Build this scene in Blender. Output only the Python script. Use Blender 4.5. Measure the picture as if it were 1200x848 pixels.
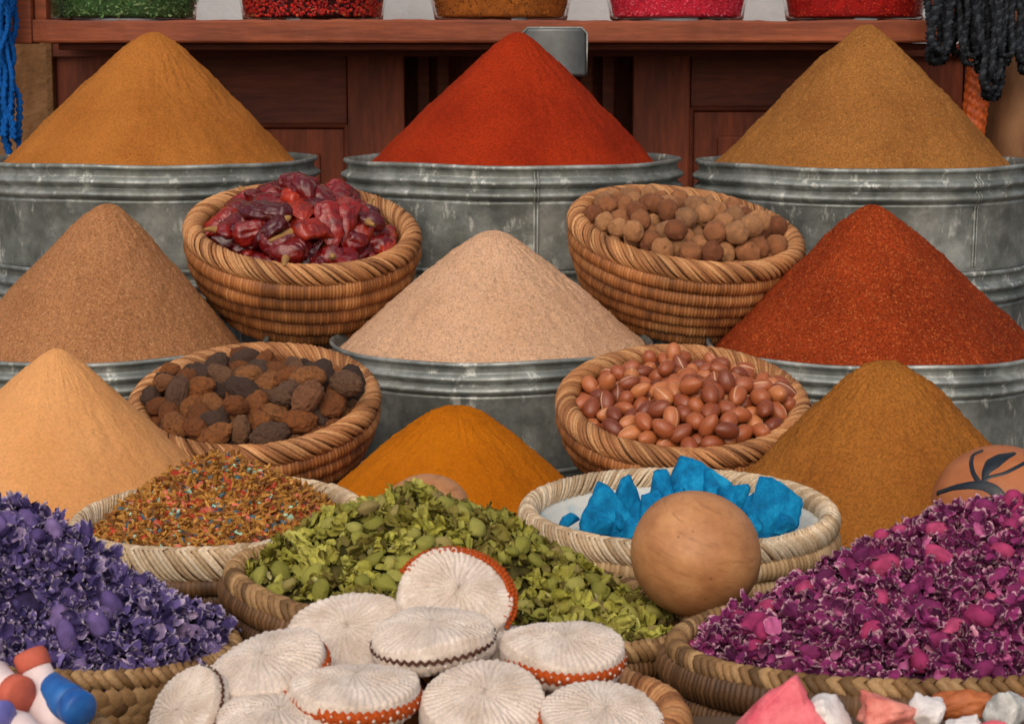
import bpy, bmesh, math, random
import numpy as np
from mathutils import Vector, Matrix, Quaternion, Euler

for o in list(bpy.data.objects):
    bpy.data.objects.remove(o)
scene = bpy.context.scene
COL = scene.collection
PI = math.pi

# ------------------------------------------------------------------ camera
CAMZ, PITCH, FPX = 1.5, math.radians(8.4), 2400.0
cd = bpy.data.cameras.new('camera'); cam = bpy.data.objects.new('camera', cd); COL.objects.link(cam)
cam.location = (0, 0, CAMZ); cam.rotation_euler = (PI/2 - PITCH, 0, 0)
cd.sensor_width = 36.0; cd.lens = 36.0*FPX/1200.0; cd.clip_start = 0.05; cd.clip_end = 200
cd.dof.use_dof = True; cd.dof.focus_distance = 2.25; cd.dof.aperture_fstop = 36.0
scene.camera = cam
scene.render.resolution_x, scene.render.resolution_y = 1024, 723

# ------------------------------------------------------------------ light
SUN_EL, SUN_AZ = math.radians(40), math.radians(190)   # bright overcast light from above, behind the camera, a little left
world = bpy.data.worlds.new('World'); scene.world = world; world.use_nodes = True
wn = world.node_tree.nodes; wl = world.node_tree.links
sky = wn.new('ShaderNodeTexSky'); sky.sky_type = 'NISHITA'; sky.sun_disc = False
sky.sun_elevation = SUN_EL; sky.sun_rotation = SUN_AZ
sky.air_density = 1.0; sky.dust_density = 5.0; sky.ozone_density = 0.6
wl.new(sky.outputs[0], wn['Background'].inputs[0]); wn['Background'].inputs[1].default_value = 0.115
sd = bpy.data.lights.new('sun', 'SUN'); sd.energy = 1.45; sd.angle = math.radians(100); sd.color = (1.0, 0.95, 0.88)
sun = bpy.data.objects.new('sun', sd); COL.objects.link(sun)
sdir = Vector((math.sin(SUN_AZ)*math.cos(SUN_EL), math.cos(SUN_AZ)*math.cos(SUN_EL), math.sin(SUN_EL)))
sun.rotation_euler = (-sdir).to_track_quat('-Z', 'Y').to_euler(); sun.location = (-1, -1, 4)
vs = scene.view_settings
vs.view_transform = 'Standard'; vs.look = 'None'; vs.gamma = 1.0; vs.use_curve_mapping = False
vs.exposure = 0.0

# ------------------------------------------------------------------ helpers
def P(px, py, Y):
    f = Vector((0, math.cos(PITCH), -math.sin(PITCH))); u = Vector((0, math.sin(PITCH), math.cos(PITCH)))
    d = f*FPX + Vector((1, 0, 0))*(px-600) + u*(424-py)
    d *= Y/d.y
    return Vector((d.x, d.y, CAMZ + d.z))
def mpp(py, Y):
    """metres per photograph pixel at that depth"""
    return (P(700, py, Y).x - P(600, py, Y).x)/100.0
def lin(c, k=1.0):
    return tuple(((v/255/12.92) if v/255 <= 0.04045 else ((v/255+0.055)/1.055)**2.4)*k for v in c)+(1.0,)

def vhash(ix, iy, iz, seed):
    h = (ix*374761393 + iy*668265263 + iz*2147483647 + seed*974634777) & 0xFFFFFFFF
    h = ((h ^ (h >> 13))*1274126177) & 0xFFFFFFFF
    h = h ^ (h >> 16)
    return (h & 0xFFFFFF)/float(0xFFFFFF)
def vnoise(p, scale=1.0, seed=0):
    p = np.asarray(p, float)*scale
    i = np.floor(p).astype(np.int64); f = p-i; f = f*f*(3-2*f)
    out = 0
    for dx in (0, 1):
        for dy in (0, 1):
            for dz in (0, 1):
                w = (f[:, 0] if dx else 1-f[:, 0])*(f[:, 1] if dy else 1-f[:, 1])*(f[:, 2] if dz else 1-f[:, 2])
                out = out + w*vhash(i[:, 0]+dx, i[:, 1]+dy, i[:, 2]+dz, seed)
    return out*2-1
def fbm(p, scale, seed=0, octs=3):
    a = 0; k = 1.0
    for o in range(octs):
        a = a + k*vnoise(p, scale*2**o, seed+o*17); k *= 0.5
    return a

def mesh_from(name, verts, faces, mats, smooth=True, midx=None):
    me = bpy.data.meshes.new(name)
    verts = np.asarray(verts, dtype=np.float32)
    if isinstance(faces, np.ndarray):
        n, k = faces.shape
        me.vertices.add(len(verts)); me.vertices.foreach_set('co', verts.ravel())
        me.loops.add(n*k); me.loops.foreach_set('vertex_index', faces.astype(np.int32).ravel())
        me.polygons.add(n); me.polygons.foreach_set('loop_start', np.arange(0, n*k, k, dtype=np.int32))
        me.update(calc_edges=True)
    else:
        me.from_pydata([tuple(v) for v in verts], [], faces)
    for m in (mats if isinstance(mats, (list, tuple)) else [mats]):
        me.materials.append(m)
    if midx is not None:
        me.polygons.foreach_set('material_index', np.asarray(midx, dtype=np.int32))
    me.polygons.foreach_set('use_smooth', np.full(len(me.polygons), smooth, dtype=bool))
    me.update()
    return me
def obj(name, me, parent=None, loc=None, rot=None, scale=None):
    o = bpy.data.objects.new(name, me); COL.objects.link(o)
    if parent: o.parent = parent
    if loc is not None: o.location = loc
    if rot is not None:
        if isinstance(rot, Quaternion): o.rotation_euler = rot.to_euler()
        else: o.rotation_euler = rot
    if scale is not None: o.scale = scale if hasattr(scale, '__len__') else (scale,)*3
    return o
def tag(o, label=None, cat=None, group=None, kind=None):
    if label: o['label'] = label
    if cat: o['category'] = cat
    if group: o['group'] = group
    if kind: o['kind'] = kind
    return o
def empty(name, loc, rot=None, label=None, cat=None, group=None):
    e = obj(name, None, None, loc, rot); e.empty_display_size = 0.02
    return tag(e, label, cat, group)

def grid_faces(nu, nv, wrap_u=True, wrap_v=False):
    u = np.arange(nu if wrap_u else nu-1); v = np.arange(nv if wrap_v else nv-1)
    U, V = np.meshgrid(u, v, indexing='ij')
    a = U*nv+V; b = ((U+1) % nu)*nv+V; c = ((U+1) % nu)*nv+(V+1) % nv; d = U*nv+(V+1) % nv
    return np.stack([a, b, c, d], -1).reshape(-1, 4)
def lathe(profile, n=96, wob=0.0, seed=0):
    """profile (r,z) -> verts, faces, winding outwards for profiles running upwards"""
    pr = np.array(profile, float); th = np.linspace(0, 2*PI, n, endpoint=False)
    R = pr[None, :, 0]*np.ones((n, 1)); Z = pr[None, :, 1]*np.ones((n, 1))
    v = np.stack([R*np.cos(th)[:, None], R*np.sin(th)[:, None], Z], -1).reshape(-1, 3)
    if wob:
        d = np.repeat(sum(np.sin(k*th+seed*k*1.7)/k for k in (2, 3, 5, 7)), len(pr))
        rr = np.hypot(v[:, 0], v[:, 1])+1e-9
        v[:, :2] *= (1+wob*d/rr)[:, None]
        v[:, 2] += wob*0.7*np.repeat(np.sin(3*th+seed)+np.sin(7*th+2*seed)*.6, len(pr))*(v[:, 2]-pr[:, 1].min())/(np.ptp(pr[:, 1])+1e-9)
    return v, grid_faces(n, len(pr))
def box(x0, x1, y0, y1, z0, z1):
    v = [(x, y, z) for x in (x0, x1) for y in (y0, y1) for z in (z0, z1)]
    f = [(0, 1, 3, 2), (4, 6, 7, 5), (0, 4, 5, 1), (2, 3, 7, 6), (0, 2, 6, 4), (1, 5, 7, 3)]
    return v, f
def box_obj(name, x0, x1, y0, y1, z0, z1, mat, parent=None, bevel=0.003):
    c = Vector(((x0+x1)/2, (y0+y1)/2, (z0+z1)/2))
    v, f = box(x0-c.x, x1-c.x, y0-c.y, y1-c.y, z0-c.z, z1-c.z)
    me = mesh_from(name, v, f, mat, False)
    if bevel:
        bm = bmesh.new(); bm.from_mesh(me)
        bmesh.ops.bevel(bm, geom=bm.edges[:], offset=bevel, segments=2, affect='EDGES', profile=0.6)
        bm.to_mesh(me); bm.free()
    pl = parent.location if parent else Vector()
    return obj(name, me, parent, c-pl)
def tube(path, rad, seg=8, closed=False, flat=1.0, twist=None, caps=True):
    """verts, faces of a tube along path (n,3) with radius array"""
    p = np.asarray(path, float); n = len(p); rad = np.ones(n)*rad
    t = np.gradient(p, axis=0) if not closed else (np.roll(p, -1, 0)-np.roll(p, 1, 0))
    t /= np.linalg.norm(t, axis=1)[:, None]+1e-12
    ref = np.array([0, 0, 1.0]) if abs(t[:, 2]).mean() < 0.8 else np.array([1.0, 0, 0])
    a = np.cross(t, ref); a /= np.linalg.norm(a, axis=1)[:, None]+1e-12
    b = np.cross(t, a)
    ps = np.linspace(0, 2*PI, seg, endpoint=False)
    v = p[:, None, :] + rad[:, None, None]*(a[:, None, :]*np.cos(ps)[None, :, None] + flat*b[:, None, :]*np.sin(ps)[None, :, None])
    f = grid_faces(n, seg, wrap_u=closed, wrap_v=True)
    return v.reshape(-1, 3), f
def ribbon(path, normal, halfw, thick, seg=5):
    """a half-round straw strand: path (n,3), surface normal (n,3)"""
    p = np.asarray(path, float); n = len(p)
    t = np.gradient(p, axis=0); t /= np.linalg.norm(t, axis=1)[:, None]+1e-12
    nn = np.asarray(normal, float); s = np.cross(t, nn); s /= np.linalg.norm(s, axis=1)[:, None]+1e-12
    ps = np.linspace(0, PI, seg); hw = np.ones(n)*halfw
    v = p[:, None, :] + s[:, None, :]*(np.cos(ps)[None, :, None]*hw[:, None, None]) + nn[:, None, :]*(np.sin(ps)[None, :, None]*thick)
    return v.reshape(-1, 3), grid_faces(n, seg, wrap_u=False)
class Bag:
    def __init__(s): s.v = []; s.f = []; s.m = []; s.e = []; s.n = 0
    def add(s, v, f, mi=0, e=None):
        v = np.asarray(v, float); f = np.asarray(f)
        s.v.append(v); s.f.append(f+s.n); s.m.append(np.full(len(f), mi)); s.n += len(v); s.e.append(np.zeros(len(v)) if e is None else e)
    def mesh(s, name, mats, smooth=True):
        me = mesh_from(name, np.concatenate(s.v), np.concatenate(s.f), mats, smooth, np.concatenate(s.m)); s.attr(me, np.concatenate(s.e)); return me
    @staticmethod
    def attr(me, e):
        if np.any(e): me.attributes.new('edge', 'FLOAT', 'POINT').data.foreach_set('value', np.asarray(e, dtype=np.float32))

ICO = {}
def ico(sub):
    if sub not in ICO:
        bm = bmesh.new(); bmesh.ops.create_icosphere(bm, subdivisions=sub, radius=1.0)
        bm.verts.ensure_lookup_table()
        v = np.array([x.co[:] for x in bm.verts]); f = np.array([[x.index for x in q.verts] for q in bm.faces]); bm.free()
        ICO[sub] = (v, f)
    return ICO[sub][0].copy(), ICO[sub][1]
def rand_quat(rng):
    q = rng.normal(size=4); q /= np.linalg.norm(q); return Quaternion(q)

# ------------------------------------------------------------------ materials
class N:
    """small node builder"""
    def __init__(s, name):
        s.m = bpy.data.materials.new(name); s.m.use_nodes = True; s.t = s.m.node_tree
        s.b = s.t.nodes['Principled BSDF']
    def node(s, typ, **kw):
        n = s.t.nodes.new(typ)
        for k, v in kw.items(): setattr(n, k, v)
        return n
    def put(s, sock, v):
        if isinstance(v, bpy.types.NodeSocket): s.t.links.new(v, sock)
        elif v is not None: sock.default_value = v
    def coord(s, which='Object'): return s.node('ShaderNodeTexCoord').outputs[which]
    def mapping(s, vec, scale):
        n = s.node('ShaderNodeMapping'); s.put(n.inputs['Vector'], vec); n.inputs['Scale'].default_value = scale; return n.outputs[0]
    def noise(s, vec, scale, detail=3, rough=0.55):
        n = s.node('ShaderNodeTexNoise'); s.put(n.inputs['Vector'], vec); n.inputs['Scale'].default_value = scale
        n.inputs['Detail'].default_value = detail; n.inputs['Roughness'].default_value = rough; return n.outputs[0]
    def ramp(s, fac, stops, interp='LINEAR'):
        n = s.node('ShaderNodeValToRGB'); s.put(n.inputs[0], fac); e = n.color_ramp.elements; n.color_ramp.interpolation = interp
        while len(e) < len(stops): e.new(0.5)
        for el, (p, c) in zip(e, stops): el.position = p; el.color = c
        return n.outputs[0]
    def mix(s, fac, a, b, mode='MIX'):
        n = s.node('ShaderNodeMix', data_type='RGBA', blend_type=mode)
        s.put(n.inputs[0], fac); s.put(n.inputs[6], a); s.put(n.inputs[7], b); return n.outputs[2]
    def math(s, op, a, b=None):
        n = s.node('ShaderNodeMath', operation=op); s.put(n.inputs[0], a)
        if b is not None: s.put(n.inputs[1], b)
        return n.outputs[0]
    def bump(s, h, strength=0.5, dist=0.001, normal=None):
        n = s.node('ShaderNodeBump'); s.put(n.inputs['Height'], h); n.inputs['Strength'].default_value = strength
        n.inputs['Distance'].default_value = dist
        if normal is not None: s.put(n.inputs['Normal'], normal)
        s.put(s.b.inputs['Normal'], n.outputs[0]); return n.outputs[0]
    def done(s, color=None, rough=0.8, metal=0.0, spec=0.3, **kw):
        s.put(s.b.inputs['Base Color'], color); s.put(s.b.inputs['Roughness'], rough); s.put(s.b.inputs['Metallic'], metal)
        s.put(s.b.inputs['Specular IOR Level'], spec)
        for k, v in kw.items(): s.put(s.b.inputs[k.replace('_', ' ')], v)
        return s.m
    def rand_obj(s): return s.node('ShaderNodeObjectInfo').outputs['Random']
    def rand_island(s): return s.node('ShaderNodeNewGeometry').outputs['Random Per Island']
G = lambda v: (v, v, v, 1)

def powder(name, c, c2=None, speck=None, contrast=0.3, big=0.25):
    contrast *= 1.2
    n = N(name); co = n.coord()
    base = lin(c); b2 = lin(c2 or c, 1.0 if c2 else 1-big)
    col = n.mix(n.ramp(n.noise(co, 9, 4), [(0.35, G(0)), (0.68, G(1))]), base, b2)
    g = n.noise(co, 330, 5, 0.8)
    col = n.mix(1.0, col, n.ramp(g, [(0.33, G(1-contrast*1.15)), (0.5, G(1.0)), (0.68, G(1+contrast))]), 'MULTIPLY')
    if speck:
        v = n.node('ShaderNodeTexVoronoi'); n.put(v.inputs['Vector'], co); v.inputs['Scale'].default_value = 520
        sc = n.node('ShaderNodeSeparateColor'); n.put(sc.inputs[0], v.outputs['Color'])
        sel = n.ramp(sc.outputs[0], [(0.88, G(0)), (0.93, G(1))]); dark = n.ramp(sc.outputs[1], [(0.80, G(0)), (0.88, G(1))])
        col = n.mix(n.math('MULTIPLY', sel, 0.5), col, lin(speck)); col = n.mix(n.math('MULTIPLY', dark, 0.45), col, lin(c, 0.35))
    n.bump(n.math('ADD', g, n.math('MULTIPLY', n.noise(co, 70, 3), 1.2)), 0.75, 0.0016)
    return n.done(col, 0.95, 0, 0.08)

def straw_mat(name, dark, mid, light, scale=1.0, island=True):
    n = N(name); co = n.coord()
    r = n.math('FRACT', n.math('ADD', n.rand_island(), n.rand_obj()))
    col = n.ramp(r, [(0.0, lin(dark)), (0.45, lin(mid)), (1.0, lin(light))])
    big = n.noise(co, 14, 3)
    col = n.mix(1.0, col, n.ramp(big, [(0.3, G(0.68)), (0.7, G(1.15))]), 'MULTIPLY')
    fine = n.noise(n.mapping(co, (1, 1, 1)), 380, 3)
    col = n.mix(1.0, col, n.ramp(fine, [(0.3, G(0.78)), (0.7, G(1.15))]), 'MULTIPLY')
    n.bump(fine, 0.35, 0.001)
    return n.done(col, 0.62, 0, 0.3)
def coil_mat(name, dark, mid, light):
    n = N(name); co = n.coord(); at = n.node('ShaderNodeAttribute', attribute_name='st')
    col = n.ramp(at.outputs['Fac'], [(0.0, lin(dark)), (0.5, lin(mid)), (1.0, lin(light))])
    big = n.noise(co, 16, 4)
    col = n.mix(1.0, col, n.ramp(big, [(0.28, G(0.6)), (0.68, G(1.12))]), 'MULTIPLY')
    n.bump(n.noise(co, 420, 3), 0.3, 0.001)
    return n.done(col, 0.55, 0, 0.35)
def tin_mat():
    n = N('galvanised_tin'); co = n.coord()
    r = n.rand_obj()
    a = n.noise(co, 11, 5, 0.65); b = n.noise(co, 38, 5, 0.7); c = n.noise(n.mapping(co, (1, 1, 0.45)), 42, 5, 0.75)
    col = n.ramp(a, [(0.32, lin((86, 92, 90))), (0.5, lin((140, 146, 143))), (0.68, lin((192, 195, 190)))])
    col = n.mix(n.ramp(b, [(0.42, G(0)), (0.66, G(0.55))]), col, lin((112, 112, 100)))
    spots = n.ramp(c, [(0.57, G(0)), (0.65, G(0.65))])
    col = n.mix(spots, col, lin((214, 216, 208)))
    v = n.node('ShaderNodeTexVoronoi'); n.put(v.inputs['Vector'], co); v.inputs['Scale'].default_value = 55
    sc = n.node('ShaderNodeSeparateColor'); n.put(sc.inputs[0], v.outputs['Color'])
    col = n.mix(1.0, col, n.ramp(sc.outputs[0], [(0, G(0.86)), (1, G(1.1))]), 'MULTIPLY')
    n.bump(n.math('ADD', n.noise(co, 20, 3), n.math('MULTIPLY', b, 0.3)), 0.25, 0.003)
    return n.done(col, n.ramp(b, [(0.3, G(0.44)), (0.7, G(0.72))]), n.ramp(spots, [(0, G(0.55)), (1, G(0.15))]), 0.4)
def wood_mat(name, dark, light, along=(1, 1, 1), scale=1.0, rough=0.6):
    n = N(name); co = n.coord()
    m = n.mapping(co, along)
    a = n.noise(m, 9*scale, 5, 0.6); b = n.noise(m, 60*scale, 4, 0.6)
    col = n.ramp(a, [(0.28, lin(dark)), (0.72, lin(light))])
    col = n.mix(1.0, col, n.ramp(b, [(0.3, G(0.7)), (0.65, G(1.12))]), 'MULTIPLY')
    col = n.mix(n.ramp(n.noise(co, 5, 4), [(0.52, G(0)), (0.75, G(0.4))]), col, lin(dark, 0.6))
    n.bump(b, 0.35, 0.001)
    return n.done(col, rough, 0, 0.3)
def plain(name, c, rough=0.7, spec=0.3, var=0.2, scale=30, bump=0.2, metal=0.0, **kw):
    n = N(name); co = n.coord()
    ns = n.noise(co, scale, 4)
    col = n.mix(1.0, lin(c), n.ramp(ns, [(0.3, G(1-var)), (0.7, G(1+var*0.6))]), 'MULTIPLY')
    if bump: n.bump(n.noise(co, scale*4, 3), bump, 0.001)
    return n.done(col, rough, metal, spec, **kw)
def island_mat(name, stops, rough=0.7, spec=0.25, obj_random=False, bumpscale=300, pale=None, pale_at=(0.74, 1.12)):
    n = N(name); co = n.coord()
    r = n.rand_obj() if obj_random else n.rand_island()
    col = n.ramp(r, stops)
    col = n.mix(1.0, col, n.ramp(n.noise(co, 140, 3), [(0.3, G(0.7)), (0.7, G(1.2))]), 'MULTIPLY')
    if pale:
        e = n.node('ShaderNodeAttribute', attribute_name='edge').outputs['Fac']
        e = n.math('ADD', e, n.math('MULTIPLY', n.math('SUBTRACT', n.noise(co, 320, 3), 0.5), 1.1))
        col = n.mix(n.ramp(e, [(pale_at[0], G(0)), (pale_at[1], G(0.65))]), col, lin(pale))
    n.bump(n.noise(co, bumpscale, 3), 0.4, 0.001)
    return n.done(col, rough, 0, spec)

M = {}
M['tin'] = tin_mat()
M['brown_straw'] = straw_mat('brown_straw', (132, 84, 48), (172, 116, 70), (200, 148, 98))
M['brown_coil'] = coil_mat('brown_coil', (110, 66, 34), (166, 104, 56), (194, 140, 88))
M['pale_straw'] = straw_mat('pale_straw', (176, 146, 110), (206, 180, 146), (226, 206, 176))
M['pale_coil'] = coil_mat('pale_coil', (130, 96, 60), (186, 152, 108), (208, 182, 144))
M['dark_coil'] = coil_mat('dark_coil', (64, 42, 26), (104, 72, 42), (136, 98, 62))
n_ = N('pale_lining'); c_ = n_.coord()
M['pale_lining'] = n_.done(n_.mix(n_.ramp(n_.noise(c_, 18, 5, 0.7), [(0.45, G(0)), (0.68, G(0.7))]), lin((206, 206, 198)), lin((96, 160, 186))), 0.9, 0, 0.1)
M['rope'] = straw_mat('rope_fibre', (92, 66, 38), (142, 106, 66), (176, 140, 96))
M['core'] = plain('basket_core', (96, 64, 38), 0.9)
M['shelf_wood'] = wood_mat('shelf_wood', (100, 46, 27), (154, 80, 48), (0.12, 1, 1.6), 3.0)
M['door_wood'] = wood_mat('door_wood', (92, 42, 25), (140, 67, 40), (1, 1, 0.14), 2.5)
M['rail_wood'] = wood_mat('rail_wood', (80, 36, 22), (120, 56, 34), (0.14, 1, 1), 2.5)
M['table_wood'] = wood_mat('table_wood', (58, 42, 30), (92, 70, 50), (0.15, 1, 1))

# ------------------------------------------------------------------ the setting
def plane_obj(name, x0, x1, y0, y1, z, mat):
    me = mesh_from(name, [(x0, y0, z), (x1, y0, z), (x1, y1, z), (x0, y1, z)], [(0, 1, 2, 3)], mat, False)
    return obj(name, me)
M['paving'] = plain('paving', (122, 112, 102), 0.9, scale=6)
tag(plane_obj('ground', -40, 40, -40, 40, 0, M['paving']), kind='structure')
TABLE = 1.0
tag(box_obj('table_top', -1.1, 1.1, 0.75, 2.372, TABLE-0.04, TABLE, M['table_wood']), kind='structure')
tag(box_obj('middle_tier', -1.2, 1.2, 2.38, 2.83, 0.0, 0.87, M['table_wood']), kind='structure')
tag(box_obj('upper_tier', -1.3, 1.3, 2.84, 3.375, 0.0, 1.06, M['table_wood']), kind='structure')

# plastered wall behind the shelf and at its left end
n_ = N('plaster'); c_ = n_.coord(); a_ = n_.noise(c_, 5, 5, 0.6)
n_.bump(n_.noise(c_, 30, 5), 0.5, 0.006)
M['plaster'] = n_.done(n_.ramp(a_, [(0.3, lin((160, 162, 164))), (0.7, lin((188, 190, 192)))]), 0.9, 0, 0.1)
n_ = N('earth_wall'); c_ = n_.coord(); a_ = n_.noise(c_, 14, 5, 0.65)
n_.bump(n_.noise(c_, 30, 5), 0.8, 0.012)
M['earth'] = n_.done(n_.ramp(a_, [(0.3, lin((92, 62, 40))), (0.7, lin((140, 104, 72)))]), 0.95, 0, 0.1)
tag(box_obj('rear_wall', -1.6, 1.6, 4.02, 4.14, 0.0, 3.0, M['plaster']), 'pale grey plaster wall behind the glass bowls', 'wall')
pl = P(28, 100, 3.62); pr_ = P(66, 100, 3.62)
tag(box_obj('earth_wall', -1.35, pr_.x, 3.6, 3.9, 0.0, 1.56, M['earth'], bevel=0.012), 'rough brown earth wall stub under the shelf beside the blue yarn', 'wall')

# shelf
SY = 3.36
zt, zb = P(600, 24, SY).z, P(600, 50, SY).z
xl, xr = P(12, 30, SY).x, P(1260, 30, SY).x
shelf = empty('wooden_shelf', (0, SY, zb), None, 'long reddish wooden shelf board carrying the glass bowls', 'shelf')
def wavy_board(name, x0, x1, y0, y1, z0, z1, mat, parent, seed):
    """a hand planed board: gently uneven front edge with nicks"""
    nx = 160; xs = np.linspace(x0, x1, nx); prof = [(y1, z0), (y0+.002, z0), (y0, z0+.003), (y0, z1-.004), (y0+.003, z1), (y1, z1)]
    v = np.array([[(x, p[0], p[1]) for p in prof] for x in xs]).reshape(-1, 3)
    w = vnoise(np.stack([v[:, 0], v[:, 2]*0, v[:, 1]*0], -1), 9, seed)*0.0018+vnoise(np.stack([v[:, 0], v[:, 2], v[:, 1]*0], -1), 60, seed+3)*0.0012
    fr = v[:, 1] < y0+0.02
    v[fr, 1] += w[fr]; up_ = fr & (v[:, 2] > (z0+z1)/2); v[up_, 2] += w[up_]*0.9
    f = [tuple(q) for q in grid_faces(nx, 6, wrap_u=False, wrap_v=True)[:, ::-1]]
    f += [tuple(range(6)), tuple(range((nx-1)*6+5, (nx-1)*6-1, -1))]
    L = parent.location
    me = mesh_from(name, v-np.array(L), f, mat, False)
    return obj(name, me, parent)
xs0 = P(38, 30, SY).x
wavy_board('board', xs0, P(1094, 30, SY).x, SY, 4.01, zb, zt, M['shelf_wood'], shelf, 3)
box_obj('post', xl, xs0-0.001, SY-0.004, SY+0.06, zb-0.002, 2.4, M['shelf_wood'], shelf, 0.004)
box_obj('post', P(1096, 30, SY).x, P(1130, 30, SY).x, SY+0.004, SY+0.06, zb+0.002, 2.4, M['shelf_wood'], shelf, 0.004)
box_obj('side_moulding', xs0+0.001, P(52, 10, SY).x, SY+0.012, SY+0.05, zt+0.001, 2.4, M['shelf_wood'], shelf, 0.003)
box_obj('support_batten', xs0+0.03, P(1094, 30, SY).x, SY+0.05, SY+0.08, zb-0.012, zb-0.001, M['rail_wood'], shelf, 0.002)

# panelled cabinet under the shelf
DY = 3.62; DZ0, DZ1 = 0.95, zb-0.0005
def dx(px): return P(px, 120, DY).x
cab = empty('wooden_cabinet', (0, DY, 0.9), None, 'reddish wooden cabinet with two panelled doors below the shelf', 'cabinet')
def sub_box(name, x0, x1, y0, y1, z0, z1, mat, part, bevel=0.004):
    q = box_obj(name, x0, x1, y0, y1, z0, z1, mat, None, bevel); q.parent = part; q.location = q.location-part.location-cab.location; return q
def door(xa, xb, panel_z):
    sw = 0.10
    e = box_obj('door', xa+sw+.002, xb-sw-.002, DY+0.018, DY+0.030, DZ0+0.091, panel_z-.001, M['door_wood'], cab, 0)
    sub_box('stile', xa, xa+sw, DY, DY+0.035, DZ0, DZ1, M['door_wood'], e)
    sub_box('stile', xb-sw, xb, DY, DY+0.035, DZ0, DZ1, M['door_wood'], e)
    sub_box('rail', xa+sw+.001, xb-sw-.001, DY+0.002, DY+0.033, panel_z, DZ1, M['rail_wood'], e)
    sub_box('rail', xa+sw+.001, xb-sw-.001, DY+0.002, DY+0.033, DZ0, DZ0+0.09, M['rail_wood'], e)
    sub_box('raised_field', xa+sw+.05, xb-sw-.05, DY+0.006, DY+0.0178, DZ0+0.14, panel_z-0.05, M['door_wood'], e, 0.005)
    x0, x1, z0, z1 = xa+sw+.002, xb-sw-.002, DZ0+.091, panel_z-.001
    for (A, B) in (((x0, z0), (x1, z0)), ((x1, z0), (x1, z1)), ((x1, z1), (x0, z1)), ((x0, z1), (x0, z0))):
        path = np.array([(A[0], DY+.014, A[1]), (B[0], DY+.014, B[1])]); v, f = tube(path, 0.007, 8)
        obj('bead', mesh_from('bead', v-np.array(e.location+cab.location), f, M['rail_wood']), e)
door(dx(66), dx(474), P(600, 146, DY).z)
door(dx(742), dx(1128), P(600, 126, DY).z)
box_obj('side_panel', dx(1130), dx(1330), DY+0.004, DY+0.03, 0.92, DZ1, M['door_wood'], cab)
box_obj('top_rail', dx(30), dx(1330), DY-0.014, DY-0.001, zb-0.022, zb-0.0002, M['rail_wood'], cab, 0)  # added strip, hides the bright line under the shelf board
box_obj('back_panel', dx(40), dx(1150), DY+0.22, DY+0.26, 0.9, DZ1, M['door_wood'], cab)
for px in (492, 516, 690, 716):
    box_obj('upright', dx(px)-.01, dx(px)+.012, DY+.12, DY+.15, 0.95, DZ1, M['rail_wood'], cab)

# ------------------------------------------------------------------ tins
TIN_CACHE = {}
def tin(label, group, cx, cy, ztop, R, H, seed, seam_ang=None, rot=0.0):
    k = R/0.25
    b = 0.0115*k
    prof = [(0.001, -H+.004), (R*0.90, -H+.004), (R*0.955, -H+0.002), (R*0.962, -H), (R*0.968, -H+.004), (R*0.972, -H+.012)]
    prof += [(R*0.978, -0.052*k)]
    def bead(z, amp, hw):
        return [(R*0.982+amp*math.sin(t*PI), z-hw+2*hw*t) for t in np.linspace(0, 1, 9)]
    prof += [(R*.986, -0.050*k), (R*.986, -0.0475*k), (R*.980, -.0465*k)]
    prof += bead(-0.038*k, 0.0085*k, 0.0078*k) + [(R*.979, -.0292*k)] + bead(-0.0205*k, 0.010*k, 0.0080*k)
    prof += [(R*.982, -.0115*k), (R*.986, -.004*k)]
    prof += [(R*.986+0.0035*k*math.sin(t)+.0015*k, 0.0005*k-0.0035*k*math.cos(t)) for t in np.linspace(0, PI, 7)]
    prof += [(R*.979, -.004*k), (R*.972, -.03*k), (R*.965, -H*0.72), (0.001, -H*0.72)]
    e = empty('galvanised_tin', (cx, cy, ztop-H), (0, 0, rot), label, 'tin', group)
    v, f = lathe(prof, 128, 0.0016, seed)
    # shallow dents on the plain body
    d = fbm(v, 9, seed*5, 2)*0.0022*(v[:, 2] < -0.05*k); rr = np.hypot(v[:, 0], v[:, 1])+1e-6
    v[:, :2] *= (1+np.where(rr > R*.9, d/rr, 0))[:, None]
    v[:, 2] += H
    obj('body', mesh_from('tin_body', v, f, M['tin']), e)
    if seam_ang is not None:
        bg = Bag()
        for da in (-0.010, 0.010):
            a = seam_ang+da*0.25/R*1.0
            zs = np.linspace(-H+.01, -0.004*k, 40)
            pr = np.array(prof[:len(prof)-4]); o_ = np.argsort(pr[:, 1]); rad = np.interp(zs, pr[o_, 1], pr[o_, 0])+0.0008
            pa = np.stack([rad*np.cos(a), rad*np.sin(a), zs+H], -1)
            vv, ff = tube(pa, 0.0017, 6); bg.add(vv, ff)
        obj('seam', bg.mesh('tin_seam', M['tin']), e)
    return e

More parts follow.
